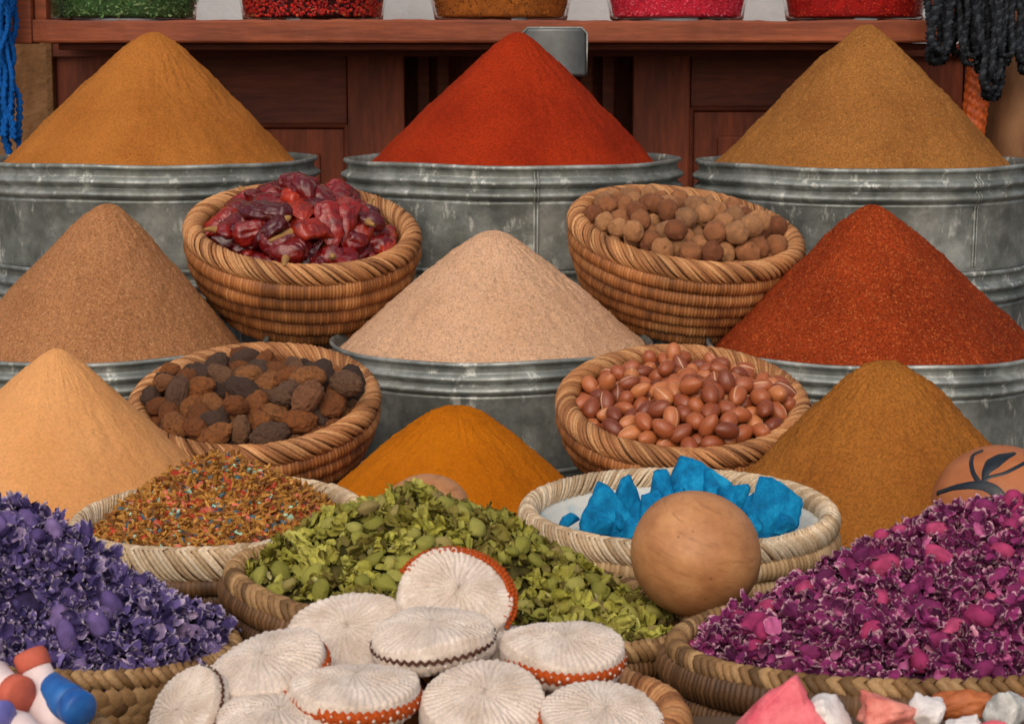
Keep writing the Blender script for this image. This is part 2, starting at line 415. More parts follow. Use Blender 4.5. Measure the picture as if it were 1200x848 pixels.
def cone(name, label, cat, c, zrim, Rb, Hc, Rtin, mat, seed, round_=0.02, ridges=(), lump=1.0, lean=(0, 0), drop=0.018, sink=None):
    """heap of ground spice: Rb radius and Hc height of the cone above the rim, continued down into the tin"""
    nr, na = 120, 300
    slope = Hc/Rb; rngc = np.random.default_rng(seed+900)
    rr = np.concatenate([np.linspace(0.0004, Rb*1.03, nr-14), np.linspace(Rb*1.04, Rtin, 14)])
    th = np.linspace(0, 2*PI, na, endpoint=False)
    RR, TH = np.meshgrid(rr, th)
    X, Y = RR*np.cos(TH), RR*np.sin(TH)
    q = np.stack([np.cos(TH).ravel(), np.sin(TH).ravel(), np.zeros(TH.size)], -1)
    kang = 1+0.045*vnoise(q, 1.6, seed).reshape(TH.shape)*lump
    for (a, w, amt) in ridges:
        da = (TH-a+PI) % (2*PI)-PI
        kang = kang+amt*np.exp(-np.abs(da)/w)
    for gq in range(5):                                       # slides and scoop marks
        ga, gw, gd = rngc.uniform(0, 2*PI), rngc.uniform(.05, .22), rngc.uniform(-.030, .022)*lump
        da = (TH-ga+PI) % (2*PI)-PI; rr0 = rngc.uniform(.2, .8)
        kang = kang+gd*np.exp(-(da/gw)**2)*np.clip((RR/Rb-rr0)*4, 0, 1)
    re = np.sqrt((RR/kang)**2+round_**2)-round_
    Z = Hc*1.0-re*slope*(Hc/(Hc-slope*round_*0.0))
    tgt = np.sqrt(Rb**2+round_**2)-round_
    Z = Hc*(1-re/tgt)
    Z += 0.006*np.sin(np.clip(RR/Rb, 0, 1)*PI)*0.6           # very slight belly
    pts = np.stack([X.ravel(), Y.ravel(), Z.ravel()], -1)
    up = np.clip(Z/Hc*3, 0, 1)
    edge = np.clip(RR/Rb*6, 0.15, 1)
    streak = vnoise(np.stack([q[:, 0]*14, q[:, 1]*14, RR.ravel()*22], -1), 1.0, seed+31).reshape(Z.shape)
    Z += streak*0.0012*edge*lump
    Z += (fbm(pts, 26, seed+5, 3).reshape(Z.shape)*0.0022*lump + vnoise(pts, 130, seed+9).reshape(Z.shape)*0.0010*lump)*edge
    Z = np.maximum(Z, -drop+vnoise(pts, 60, seed+2).reshape(Z.shape)*0.002)
    rng = np.random.default_rng(seed)
    Z += rng.normal(size=Z.shape)*0.00055*lump*edge
    X = X+lean[0]*np.clip(Z/Hc, 0, 1); Y = Y+lean[1]*np.clip(Z/Hc, 0, 1)
    bot = -(sink if sink else drop+0.02)
    v = np.stack([X, Y, Z], -1).reshape(-1, 3)
    f = grid_faces(na, nr)
    # bottom skirt so the heap is a closed body resting on the tin's floor
    ring = np.arange(na)*nr+nr-1
    vb = v[ring].copy(); vb[:, 2] = bot
    n0 = len(v); v = np.concatenate([v, vb, [[0, 0, bot]]])
    ii = np.arange(na); jj = (ii+1) % na
    sk = np.stack([ring[ii], ring[jj], n0+jj, n0+ii], -1)
    f = np.concatenate([f[:, ::-1] if False else f, sk])
    me = mesh_from(name, v, f, mat)
    bm = bmesh.new(); bm.from_mesh(me); bm.verts.ensure_lookup_table()
    for i in range(na): bm.faces.new((bm.verts[n0+i], bm.verts[n0+(i+1) % na], bm.verts[n0+na])).smooth = True
    # close the pole
    bm.faces.new([bm.verts[i*nr] for i in range(na)]).smooth = True
    bmesh.ops.recalc_face_normals(bm, faces=bm.faces[:])
    bm.to_mesh(me); bm.free()
    o = obj(name, me, None, (c[0], c[1], zrim))
    return tag(o, label, cat, 'cones of ground spice in the tins')

P_ = {
 'ochre':   powder('ochre_powder', (166, 104, 46), (150, 91, 38), contrast=0.26),
 'paprika': powder('paprika_powder', (150, 45, 16), (130, 35, 13), contrast=0.34),
 'cumin':   powder('cumin_powder', (148, 98, 48), (132, 84, 40), speck=(172, 122, 68), contrast=0.26),
 'brown':   powder('brown_powder', (164, 114, 76), (148, 100, 64), speck=(190, 144, 104), contrast=0.32),
 'pink':    powder('pink_powder', (202, 162, 130), (190, 148, 114), speck=(208, 174, 146), contrast=0.2),
 'chilli':  powder('chilli_powder', (142, 55, 23), (116, 42, 17), speck=(184, 104, 54), contrast=0.5),
 'peach':   powder('peach_powder', (216, 156, 100), (208, 145, 88), contrast=0.13),
 'turmeric': powder('turmeric_powder', (182, 104, 14), (166, 90, 8), contrast=0.13),
 'mustard': powder('mustard_powder', (154, 97, 40), (138, 82, 32), contrast=0.32),
}
YB, YM, YF = 3.1, 2.6, 2.1
def tin_cone(apx, apy, cx_px, rim_end_py, halfw_px, base_half_px, Y, H, key, nm, lab, tlab, seed, seam=None, low=True, lowlab=None, Hlow=0.14, **kw):
    c = P(cx_px, rim_end_py, Y); m = mpp(rim_end_py, Y)
    R = halfw_px*m
    ap = P(apx, apy, Y)
    Hc = ap.z-c.z
    tin(tlab, 'galvanised tins of the stall', c.x, c.y, c.z, R, H, seed, seam, rot=0)
    if low:
        tin(lowlab, 'lower galvanised tins under the others', c.x, c.y+0.004, c.z-H-0.001, R*1.0, Hlow, seed+40, None, rot=1.0)
    cone(nm, lab, 'spice', c, c.z-0.001, base_half_px*m, Hc, R*0.955, P_[key], seed, lean=(ap.x-c.x, 0), **kw)
    return c, R
HB = 0.146
LT = 'lower galvanised tin carrying the tin '
tin_cone(180, 37, 178, 187, 193, 166, YB, HB, 'ochre', 'spice_cone', 'smooth ochre powder cone beside the blue yarn', 'dented galvanised tin holding the ochre cone beside the blue yarn', 1, lowlab=LT+'of the ochre cone', round_=0.022)
tin_cone(607, 37, 601, 187, 196, 166, YB, HB, 'paprika', 'spice_cone', 'bright red paprika cone in front of the metal scoop', 'galvanised tin with an upright seam holding the bright red cone', 2, seam=-PI/2+0.13, lowlab=LT+'of the bright red cone', round_=0.016)
tin_cone(1016, 28, 1014, 190, 198, 166, YB, HB, 'cumin', 'spice_cone', 'tall tan brown cone beside the hanging black yarn', 'galvanised tin with an upright seam below the hanging black yarn', 3, seam=-PI/2+0.5, lowlab=LT+'below the hanging black yarn', round_=0.014, lump=1.3)
HM = 0.132
tin_cone(126, 238, 120, 400, 192, 160, YM, HM, 'brown', 'spice_cone', 'light brown powder cone left of the basket of dried chillies', 'galvanised tin holding the light brown cone beside the dried chillies', 4, lowlab=LT+'of the light brown cone', round_=0.020)
tin_cone(578, 269, 576, 400, 189, 172, YM, HM, 'pink', 'spice_cone', 'pale pinkish beige powder cone between chillies and round brown nuts', 'galvanised tin holding the pale pinkish cone', 5, lowlab=LT+'of the pale pinkish cone', round_=0.020)
tin_cone(1022, 239, 1026, 404, 196, 178, YM, HM, 'chilli', 'spice_cone', 'dark rusty red flecked chilli cone', 'galvanised tin holding the dark rusty red cone', 6, lowlab=LT+'of the dark rusty red cone', round_=0.016, lump=1.3)
tin_cone(66, 407, 64, 585, 205, 196, YF, 0.0, 'peach', 'x', '', '', 7) if False else None
def low_cone(apx, apy, cx_px, rpy, R_px, base_px, key, lab, tlab, seed, **kw):
    c = P(cx_px, rpy, YF); m = mpp(rpy, YF); ap = P(apx, apy, YF); H = c.z-TABLE-0.001
    tin(tlab, 'galvanised tins of the stall', c.x, c.y, c.z, R_px*m, H, seed, None)
    cone('spice_cone', lab, 'spice', c, c.z-0.001, base_px*m, ap.z-c.z, R_px*m*0.955, P_[key], seed, lean=(ap.x-c.x, 0), drop=0.008, sink=0.012, **kw)
low_cone(66, 407, 62, 600, 214, 208, 'peach', 'pale peach powder cone with a sharp ridge down its front', 'low galvanised tin under the pale peach cone', 7, round_=0.009, ridges=((-PI/2-0.05, 0.55, 0.10), (PI/2, 0.5, 0.08), (PI, .5, .05), (0, .5, .05)), lump=0.6)
low_cone(534, 475, 533, 592, 180, 160, 'turmeric', 'bright orange yellow turmeric cone', 'low galvanised tin under the turmeric cone', 8, round_=0.030, ridges=((-PI/2-0.45, 0.5, 0.05),), lump=0.9)
low_cone(1040, 422, 1036, 600, 200, 196, 'mustard', 'golden brown rounded powder cone beside the painted clay pot', 'low galvanised tin under the golden brown cone', 9, round_=0.030, lump=1.5)

# ------------------------------------------------------------------ baskets
def ring_pt(Rx, Ry, th): return np.stack([Rx*np.cos(th), Ry*np.sin(th)], -1)
def coil_mesh(name, Rx, Ry, z, a, b, mat, pitch, seed, sub=4, seg=9):
    per = PI*(3*(Rx+Ry)-math.sqrt((3*Rx+Ry)*(Rx+3*Ry))); ns = max(24, int(per/pitch)); n = ns*sub
    th = np.linspace(0, 2*PI, n, endpoint=False); rng = np.random.default_rng(seed)
    stj = rng.random(ns); st = np.repeat(np.arange(ns), sub)
    rip = np.tile(np.array([0.90, 1.0, 1.03, 1.0][:sub]), ns)*(1+0.05*(stj[st]-.5))
    wob = 1+0.006*np.sin(3*th+seed)+0.004*np.sin(7*th+seed*2)
    cx, cy = Rx*np.cos(th)*wob, Ry*np.sin(th)*wob
    nx, ny = np.cos(th)/Rx, np.sin(th)/Ry; l = np.hypot(nx, ny); nx /= l; ny /= l
    zz = z+0.0012*np.sin(2*th+seed*1.3)
    ps = np.linspace(0, 2*PI, seg, endpoint=False)
    v = np.zeros((n, seg, 3))
    v[..., 0] = cx[:, None]+nx[:, None]*a*np.cos(ps)[None, :]*rip[:, None]
    v[..., 1] = cy[:, None]+ny[:, None]*a*np.cos(ps)[None, :]*rip[:, None]
    v[..., 2] = zz[:, None]+b*np.sin(ps)[None, :]*rip[:, None]
    me = mesh_from(name, v.reshape(-1, 3), grid_faces(n, seg, True, True), mat)
    at = me.attributes.new('st', 'FLOAT', 'POINT')
    run = np.interp(np.arange(ns), np.arange(0, ns+6, 6), rng.random(len(np.arange(0, ns+6, 6))))
    val = np.clip(0.55*run+0.45*stj, 0, 1)
    dark = np.tile(np.array([0.55, 1, 1, 1][:sub]), ns)
    at.data.foreach_set('value', np.repeat((val[st]*dark).astype(np.float32), seg))
    return me
def rim_mesh(name, Rx, Ry, a, b, mats, nst, slant, seed, chevron=False, thick=None, lay=1.15, psi=(2.7, -1.3), tiltout=0.0):
    """plaited rim: straw strands laid obliquely over a core ring centred on the given oval"""
    rng = np.random.default_rng(seed); bg = Bag()
    th = np.linspace(0, 2*PI, 120, endpoint=False)
    core = np.stack([Rx*np.cos(th), Ry*np.sin(th), np.zeros_like(th)], -1)
    v, f = tube(core, 1.0, 10, closed=True); # scale cross-section
    nx, ny = np.cos(th)/Rx, np.sin(th)/Ry; l = np.hypot(nx, ny); nrm = np.stack([nx/l, ny/l, 0*nx], -1)
    ps = np.linspace(0, 2*PI, 10, endpoint=False)
    v = (core[:, None, :]+nrm[:, None, :]*(a*.93*np.cos(ps))[None, :, None]+np.array([0, 0, 1.])[None, None, :]*(b*.93*np.sin(ps))[None, :, None]).reshape(-1, 3)
    bg.add(v, f, 1)
    per = PI*(Rx+Ry); sp = per/nst; hw = sp*0.5*lay
    thick = thick or sp*0.40
    m = 13
    for i in range(nst):
        t = np.linspace(0, 1, m)
        p0 = 2*PI*(i+rng.uniform(-.12, .12))/nst
        sl = slant*(1+rng.uniform(-.08, .08))
        if chevron: ph = p0+sl*np.abs(t-0.5)*2
        else: ph = p0+sl*t
        pp = psi[0]+(psi[1]-psi[0])*t
        off = 1+rng.uniform(-.03, .05)
        nx, ny = np.cos(ph)/Rx, np.sin(ph)/Ry; l = np.hypot(nx, ny); nx /= l; ny /= l
        c = np.stack([Rx*np.cos(ph), Ry*np.sin(ph), 0*ph], -1)
        N2 = np.stack([nx*np.cos(pp), ny*np.cos(pp), np.sin(pp)], -1)
        pos = c+np.stack([nx*a*np.cos(pp)*off, ny*a*np.cos(pp)*off, b*np.sin(pp)*off], -1)
        bulge = 1+0.10*np.sin(t*PI*2+i)
        vv, ff = ribbon(pos, N2, hw*(0.8+0.25*np.sin(t*PI))*rng.uniform(.85, 1.1), thick*rng.uniform(.85, 1.2), 5)
        bg.add(vv, ff, 0)
    return bg.mesh(name, mats)

def basket(label, group, c, Rx, Ry, depth, rot=(0, 0, 0), ncoil=5, taper=0.62, rim_a=0.078, rim_b=0.08, nst=175, slant=0.50, chevron=False,
           straw='brown_straw', coilm='brown_coil', pitch=0.0042, seed=0, floor=0.36, lay=0.9, thick=None, rim_drop=0.0, coils=True, psi=(3.8, -1.6), lining=None):
    e = empty('woven_basket', c, rot, label, 'basket', group)
    R = (Rx+Ry)/2; a, b = rim_a*R, rim_b*R
    obj('rim', rim_mesh('basket_rim', Rx-a, Ry-a, a, b, [M[straw], M['core']], nst, slant, seed, chevron, thick, lay, psi), e)
    ch = (depth-b)/ncoil
    for i in range(ncoil if coils else 0):
        t = (i+0.5)/ncoil
        s = 1-(1-taper)*t**1.7
        cr = ch*0.62
        obj('coil', coil_mesh('basket_coil', (Rx-a)*s+0.25*a, (Ry-a)*s+0.25*a, -b-ch*(i+.5)+0.15*ch, cr*0.9, cr, M[coilm], pitch, seed*7+i), e)
    # inside of the basket
    prof = [((1-(1-taper)*t**1.7)*0.985, -depth*t) for t in np.linspace(1, 0, 8)]
    n = 72; th = np.linspace(0, 2*PI, n, endpoint=False)
    pf = [(0.001, -depth+.001)]+[(p[0], p[1]+0.001) for p in prof]+[(0.90, -b), (0.86, -floor*R), (0.001, -floor*R)]
    v = np.array([[((Rx-a)*r*math.cos(x), (Ry-a)*r*math.sin(x), z) for (r, z) in pf] for x in th]).reshape(-1, 3)
    me = mesh_from('basket_lining', v, grid_faces(n, len(pf)), M[lining or coilm])
    at = me.attributes.new('st', 'FLOAT', 'POINT'); at.data.foreach_set('value', np.random.default_rng(seed).random(len(v)).astype(np.float32))
    obj('lining', me, e)
    return e
def mat_of(e):
    return Matrix.Translation(e.location) @ e.rotation_euler.to_matrix().to_4x4()

def pb(px, py, Y): return P(px, py, Y)
YC, YA = 2.72, 2.27
def rpx(px, py, Y): return px*mpp(py, Y)
D = math.radians
b_chili = basket('coiled brown basket full of dried red chillies', 'coiled brown baskets', P(355, 272, YC), rpx(138, 272, YC), rpx(138, 272, YC), rpx(104, 272, YC), (D(17), D(4.5), 0), seed=1)
b_gall = basket('coiled brown basket full of round tan nuts', 'coiled brown baskets', P(804, 272, YC), rpx(139, 272, YC), rpx(139, 272, YC), rpx(106, 272, YC), (D(15), D(7), 0), ncoil=6, seed=2, nst=172)
b_dark = basket('coiled brown basket full of dark wrinkled nuts', 'coiled brown baskets', P(298, 471, YA), rpx(147, 471, YA), rpx(147, 471, YA), rpx(100, 471, YA), (D(17), D(-1), 0), seed=3, nst=158)
b_argan = basket('coiled brown basket full of glossy reddish brown nuts', 'coiled brown baskets', P(800, 474, YA), rpx(148, 474, YA), rpx(148, 474, YA), rpx(102, 474, YA), (D(17), 0, 0), seed=4, nst=166)
YS = 1.75
cm = P(256, 616, YS); Rm = rpx(172, 616, YS)
b_mix = basket('pale plaited rim basket heaped with coloured potpourri bits', 'pale rimmed baskets', cm, Rm, Rm, cm.z-TABLE-0.002, (D(2), D(-2), 0), ncoil=6, taper=0.66, nst=170, slant=0.20, chevron=True, straw='pale_straw', coilm='dark_coil', seed=5, rim_a=0.052, rim_b=0.105, floor=0.25)
cb = P(795, 604, YS); Rb_ = rpx(186, 604, YS)
b_blue = basket('shallow pale plaited basket holding bright blue lumps', 'pale rimmed baskets', cb, Rb_, Rb_, cb.z-TABLE-0.002, (D(2), 0, 0), ncoil=6, taper=0.72, nst=185, slant=0.18, chevron=True, straw='pale_straw', coilm='pale_coil', seed=6, rim_a=0.052, rim_b=0.075, floor=0.15, lining='pale_lining')
# oval front baskets
cg = Vector((-0.034, 1.45, 1.112)); b_green = basket('oval rope rimmed basket heaped with green dried leaves', 'rope rimmed baskets', cg, 0.174, 0.132, 0.10, (0, D(7), 0), ncoil=6, taper=0.8, nst=140, slant=0.09, chevron=True, straw='rope', coilm='dark_coil', seed=7, rim_a=0.036, rim_b=0.042, floor=0.2)
cp = Vector((-0.352, 1.345, 1.125)); b_purp = basket('plaited basket heaped with violet dried flowers', 'rope rimmed baskets', cp, 0.168, 0.122, 0.10, (0, D(7.5), 0), ncoil=5, taper=0.86, nst=140, slant=0.08, chevron=True, straw='rope', coilm='dark_coil', seed=8, rim_a=0.029, rim_b=0.033, coils=False, floor=0.2)
cmg = Vector((0.292, 1.34, 1.114)); b_mag = basket('oval rope rimmed basket heaped with magenta dried flowers', 'rope rimmed baskets', cmg, 0.190, 0.118, cmg.z-TABLE-.002, (0, 0, D(12)), ncoil=5, taper=0.86, nst=132, slant=0.08, chevron=True, straw='rope', coilm='dark_coil', seed=9, rim_a=0.031, rim_b=0.036, floor=0.2)
cdk = Vector((-0.046, 1.135, 1.122)); b_disc = basket('reddish brown basket holding the round crocheted pads', 'rope rimmed baskets', cdk, 0.148, 0.112, cdk.z-TABLE-.002, (0, 0, 0), ncoil=6, taper=0.8, nst=130, slant=0.28, chevron=False, straw='brown_straw', coilm='brown_coil', seed=10, rim_a=0.075, rim_b=0.10, floor=0.22)

# plaited strips of the violet flower basket's wall
strip_v = []
nu, nv = 7, 5
for i in range(nu):
    for j in range(nv):
        u, w = i/(nu-1)*2-1, j/(nv-1)*2-1
        strip_v.append((u, w, 0.42*(1-u*u)*(1-0.5*w*w)))
strip_me = mesh_from('plait', np.array(strip_v)*np.array([0.0086, 0.0044, 0.0068]), grid_faces(nu, nv, False), M['rope'])
rngp = np.random.default_rng(4)
for row in range(8):
    for k in range(104):
        a = 2*PI*(k+(0.5 if row % 2 else 0))/104
        if not (4.25 < a < 6.24): continue
        s = 1.0-0.006*row
        x, y = 0.1682*s*math.cos(a), 0.1222*s*math.sin(a)
        nrm = Vector((math.cos(a)/0.168, math.sin(a)/0.122, 0)).normalized()
        tan = Vector((-nrm.y, nrm.x, 0)); zz = Vector((0, 0, 1))
        ang = D((36 if row % 2 else -36)+rngp.normal()*3)
        ax = tan*math.cos(ang)+zz*math.sin(ang); ay = nrm.cross(ax)
        mt = Matrix((ax, ay, nrm)).transposed()
        o = obj('plait', strip_me, b_purp, (x, y, -0.0105-row*0.0072), mt.to_euler())

# ------------------------------------------------------------------ contents of the baskets
def pack(rad, Rin, floor, seed, iters=240, pull=0.0, chain=None, squeeze=0.97, rest=None):
    rng = np.random.default_rng(seed); n = len(rad); rad = np.asarray(rad)
    rm = rad.mean(); k = chain or 1; ng = n//k
    th = rng.random(ng)*2*PI; rr = Rin*0.8*np.sqrt(rng.random(ng))
    z = floor+rm*1.5+np.arange(ng)/ng*rm*(n*rm*rm*4.2/(Rin*Rin))*1.3
    c = np.stack([rr*np.cos(th), rr*np.sin(th), z], -1)
    if k > 1:
        d = rng.normal(size=(ng, 3))*np.array([1, 1, .25]); d /= np.linalg.norm(d, axis=1)[:, None]
        pos = (c[:, None, :]+d[:, None, :]*((np.arange(k)-(k-1)/2)[None, :, None]*rest[:, None, None])).reshape(-1, 3)
    else: pos = c
    grp = np.arange(n)//k
    same = grp[:, None] == grp[None, :]
    sumr = (rad[:, None]+rad[None, :])*squeeze
    for it in range(iters):
        g = rm*0.07*min(1,1.6*(1-it/iters))
        pos[:, 2] -= g; pos[:, :2] *= (1-pull)
        for s in range(4):
            d = pos[:, None, :]-pos[None, :, :]; L = np.linalg.norm(d, axis=-1)+1e-9
            ov = np.where(same, 0, np.maximum(sumr-L, 0))
            pos = pos+(d*(ov/L)[..., None]).sum(1)*0.30
            if k > 1:
                q = pos.reshape(ng, k, 3)
                for i in range(k-1):
                    dd = q[:, i+1]-q[:, i]; l = np.linalg.norm(dd, axis=1)+1e-9; cc = (dd/l[:, None])*((l-rest)*0.5)[:, None]
                    q[:, i] += cc; q[:, i+1] -= cc
                dd = q[:, -1]-q[:, 0]; l = np.linalg.norm(dd, axis=1)+1e-9; want = np.maximum(l, rest*(k-1)*0.93); cc = (dd/l[:, None])*((l-want)*0.5)[:, None]
                q[:, 0] += cc; q[:, -1] -= cc
                pos = q.reshape(-1, 3)
            r = np.hypot(pos[:, 0], pos[:, 1]); mx = Rin-rad*0.95
            s_ = np.where(r > mx, mx/np.maximum(r, 1e-9), 1); pos[:, :2] *= s_[:, None]
            pos[:, 2] = np.maximum(pos[:, 2], floor+rad*0.95)
    return pos

def fill(e, R, meshes, n, r0, r1, seed, label, group, cat, name, elong=None, floor=0.36, Rin=0.80, rnd=None):
    rng = np.random.default_rng(seed); rad = rng.uniform(r0, r1, n)
    pos = pack(rad, R*Rin, -R*floor, seed); W = mat_of(e)
    for p, r in zip(pos, rad):
        q = rand_quat(rng) if elong is None else Euler((rng.normal()*0.5, rng.normal()*0.5, rng.random()*2*PI)).to_quaternion()
        mi = rng.integers(len(meshes)); lb, gp = (label, group) if isinstance(label, str) else (label[mi % 2], group[mi % 2])
        o = obj(name, meshes[mi], None, W @ Vector(p), e.rotation_euler.to_quaternion() @ q, r)
        tag(o, lb, cat, gp)

# round tan nuts with worm holes
def gall_mesh(seed):
    rng = np.random.default_rng(seed); v, f = ico(4)
    d = 1+0.09*fbm(v, 1.6, seed, 3)+0.035*np.maximum(0, vnoise(v, 3.2, seed+7))
    for k in range(rng.integers(1, 3)):
        c = rng.normal(size=3); c /= np.linalg.norm(c); dist = np.linalg.norm(v-c, axis=1)
        d -= 0.34*np.exp(-(dist/0.16)**4)
        d += 0.02*np.exp(-((dist-.24)/0.10)**2)
    for k in range(5):
        c = rng.normal(size=3); c /= np.linalg.norm(c); d += 0.13*np.exp(-(np.linalg.norm(v-c, axis=1)/0.17)**2)
    v = v*d[:, None]*np.array([1, 1, rng.uniform(.92, 1.1)])
    n = M['gall']
    return mesh_from('gall_nut', v, f, n)
n_ = N('gall_shell'); c_ = n_.coord(); r_ = n_.rand_obj()
col = n_.ramp(r_, [(0, lin((138, 82, 52))), (0.35, lin((180, 118, 76))), (0.7, lin((204, 146, 98))), (1, lin((164, 118, 82)))])
col = n_.mix(1.0, col, n_.ramp(n_.noise(c_, 1.6, 4), [(0.3, G(0.72)), (0.7, G(1.12))]), 'MULTIPLY')
col = n_.mix(n_.ramp(n_.noise(c_, 5, 3), [(0.62, G(0)), (0.72, G(0.5))]), col, lin((92, 58, 38)))
# darker brown spots scattered by noise over the whole shell
n_.bump(n_.math('ADD', n_.noise(c_, 6, 4, 0.7), n_.noise(c_, 18, 3)), 0.6, 0.05)
M['gall'] = n_.done(col, 0.68, 0, 0.3)
Rg = rpx(139, 272, YC)
fill(b_gall, Rg, [gall_mesh(100+i) for i in range(7)], 215, 0.0098, 0.0158, 11, 'round tan dried nut with small holes in the coiled basket', 'round tan nuts in the basket', 'nut', 'round_nut', floor=0.13, Rin=0.885)

# glossy reddish nuts
def argan_mesh(seed):
    rng = np.random.default_rng(seed); v, f = ico(4)
    L = rng.uniform(1.2, 1.42); W = rng.uniform(.86, .98)
    t = v[:, 0]
    prof = 1-0.10*t-0.10*np.maximum(0, t)**3
    x = v*np.array([L, W, W*rng.uniform(.86, 1)])
    x[:, 1:] *= prof[:, None]
    x *= (1+0.02*fbm(v, 1.5, seed, 2))[:, None]
    ridge = np.exp(-(v[:, 1]/0.10)**2)*(v[:, 2] > 0)*0.04
    x[:, 2] += ridge
    return mesh_from('argan_nut', x, f, M['argan'])
n_ = N('argan_shell'); c_ = n_.coord(); r_ = n_.rand_obj()
col = n_.ramp(r_, [(0, lin((112, 54, 34))), (0.4, lin((146, 76, 44))), (0.75, lin((166, 92, 54))), (1, lin((186, 116, 70)))])
sx = n_.node('ShaderNodeSeparateXYZ'); n_.put(sx.inputs[0], c_)
ridge = n_.math('MULTIPLY', n_.ramp(n_.math('ABSOLUTE', sx.outputs[1]), [(0.02, G(1)), (0.13, G(0))]), n_.ramp(n_.math('ADD', sx.outputs[2], n_.math('MULTIPLY', n_.noise(c_, 2.0, 2), 0.8)), [(0.86, G(0)), (1.0, G(0.8))]))
tip = n_.ramp(n_.math('ADD', sx.outputs[0], n_.math('MULTIPLY', n_.noise(c_, 3, 2), 0.35)), [(0.0, G(0)), (0.98, G(0)), (1.0, G(0.5))])
col = n_.mix(1.0, col, n_.ramp(n_.noise(n_.mapping(c_, (0.6, 4, 4)), 2.2, 4), [(0.3, G(0.82)), (0.7, G(1.14))]), 'MULTIPLY')
col = n_.mix(n_.math('MULTIPLY', ridge, n_.ramp(n_.math('FRACT', n_.math('MULTIPLY', r_, 17.0)), [(0.72, G(0)), (0.8, G(0.8))])), col, lin((216, 178, 140)))
M['argan'] = n_.done(col, 0.34, 0, 0.42)
Ra = rpx(148, 474, YA)
fill(b_argan, Ra, [argan_mesh(200+i) for i in range(8)], 285, 0.0088, 0.0112, 12, 'glossy reddish brown oval nut in the coiled basket', 'glossy oval nuts in the basket', 'nut', 'oval_nut', elong=True, floor=0.13, Rin=0.885)

# dark wrinkled nuts
def wrinkled_mesh(seed):
    rng = np.random.default_rng(seed); v, f = ico(4)
    rid = 1-np.abs(vnoise(v*np.array([1, 1.6, 1.6]), 2.6, seed))*2; rid2 = 1-np.abs(vnoise(v, 5.5, seed+3))*2
    d = 1+0.12*fbm(v, 1.2, seed, 2)+0.12*rid+0.10*rid2
    x = v*d[:, None]*np.array([rng.uniform(1.2, 1.6), rng.uniform(.8, .95), rng.uniform(.75, .92)])
    return mesh_from('wrinkled_nut', x, f, M['wrinkled' if seed % 2 else 'wrinkled_dark'])
def hull(name, stops, patch, amt):
    n_ = N(name); c_ = n_.coord(); r_ = n_.rand_obj()
    col = n_.ramp(r_, stops)
    col = n_.mix(n_.ramp(n_.noise(c_, 2.4, 4), [(0.42, G(0)), (0.66, G(amt))]), col, lin(patch))
    n_.bump(n_.math('ADD', n_.noise(c_, 5, 4, 0.7), n_.noise(c_, 14, 3)), 0.8, 0.09)
    return n_.done(col, 0.7, 0, 0.28)
M['wrinkled'] = hull('wrinkled_hull', [(0, lin((162, 100, 58))), (0.4, lin((196, 118, 62))), (0.75, lin((208, 138, 82))), (1, lin((180, 124, 88)))], (128, 84, 58), 0.65)
M['wrinkled_dark'] = hull('dark_wrinkled_hull', [(0, lin((88, 70, 62))), (0.4, lin((120, 92, 76))), (0.8, lin((150, 112, 86))), (1, lin((172, 122, 84)))], (98, 74, 60), 0.5)
Rd = rpx(147, 471, YA)
fill(b_dark, Rd, [wrinkled_mesh(300+i) for i in range(8)], 165, 0.0098, 0.0145, 13, ('dull dark brown wrinkled dried nut in the coiled basket', 'orange brown wrinkled dried nut in the coiled basket'), ('dull dark brown wrinkled nuts', 'orange brown wrinkled nuts'), 'nut', 'wrinkled_nut', elong=True, floor=0.13, Rin=0.885)

# dried chillies
n_ = N('chilli_skin'); c_ = n_.coord(); r_ = n_.rand_obj()
col = n_.ramp(r_, [(0, lin((60, 12, 14))), (0.35, lin((88, 14, 15))), (0.7, lin((118, 18, 16))), (0.9, lin((142, 28, 18))), (1, lin((160, 50, 24)))])
col = n_.mix(n_.ramp(n_.noise(c_, 60, 4, 0.6), [(0.40, G(0)), (0.70, G(0.85))]), col, lin((64, 10, 18)))
col = n_.mix(n_.ramp(n_.noise(c_, 90, 3), [(0.66, G(0)), (0.74, G(0.6))]), col, lin((176, 66, 34)))
n_.bump(n_.noise(c_, 150, 4, 0.65), 0.45, 0.003)
M['chilli'] = n_.done(col, n_.ramp(n_.noise(c_, 70, 2), [(0.3, G(0.10)), (0.7, G(0.27))]), 0, 0.6)
M['chilli_orange'] = plain('orange_chilli_skin', (172, 52, 28), 0.25, 0.5, 0.4, 50, 0.3)
M['stem'] = plain('chilli_stem', (150, 112, 66), 0.8)
M['seed'] = plain('chilli_seed', (206, 160, 92), 0.7)
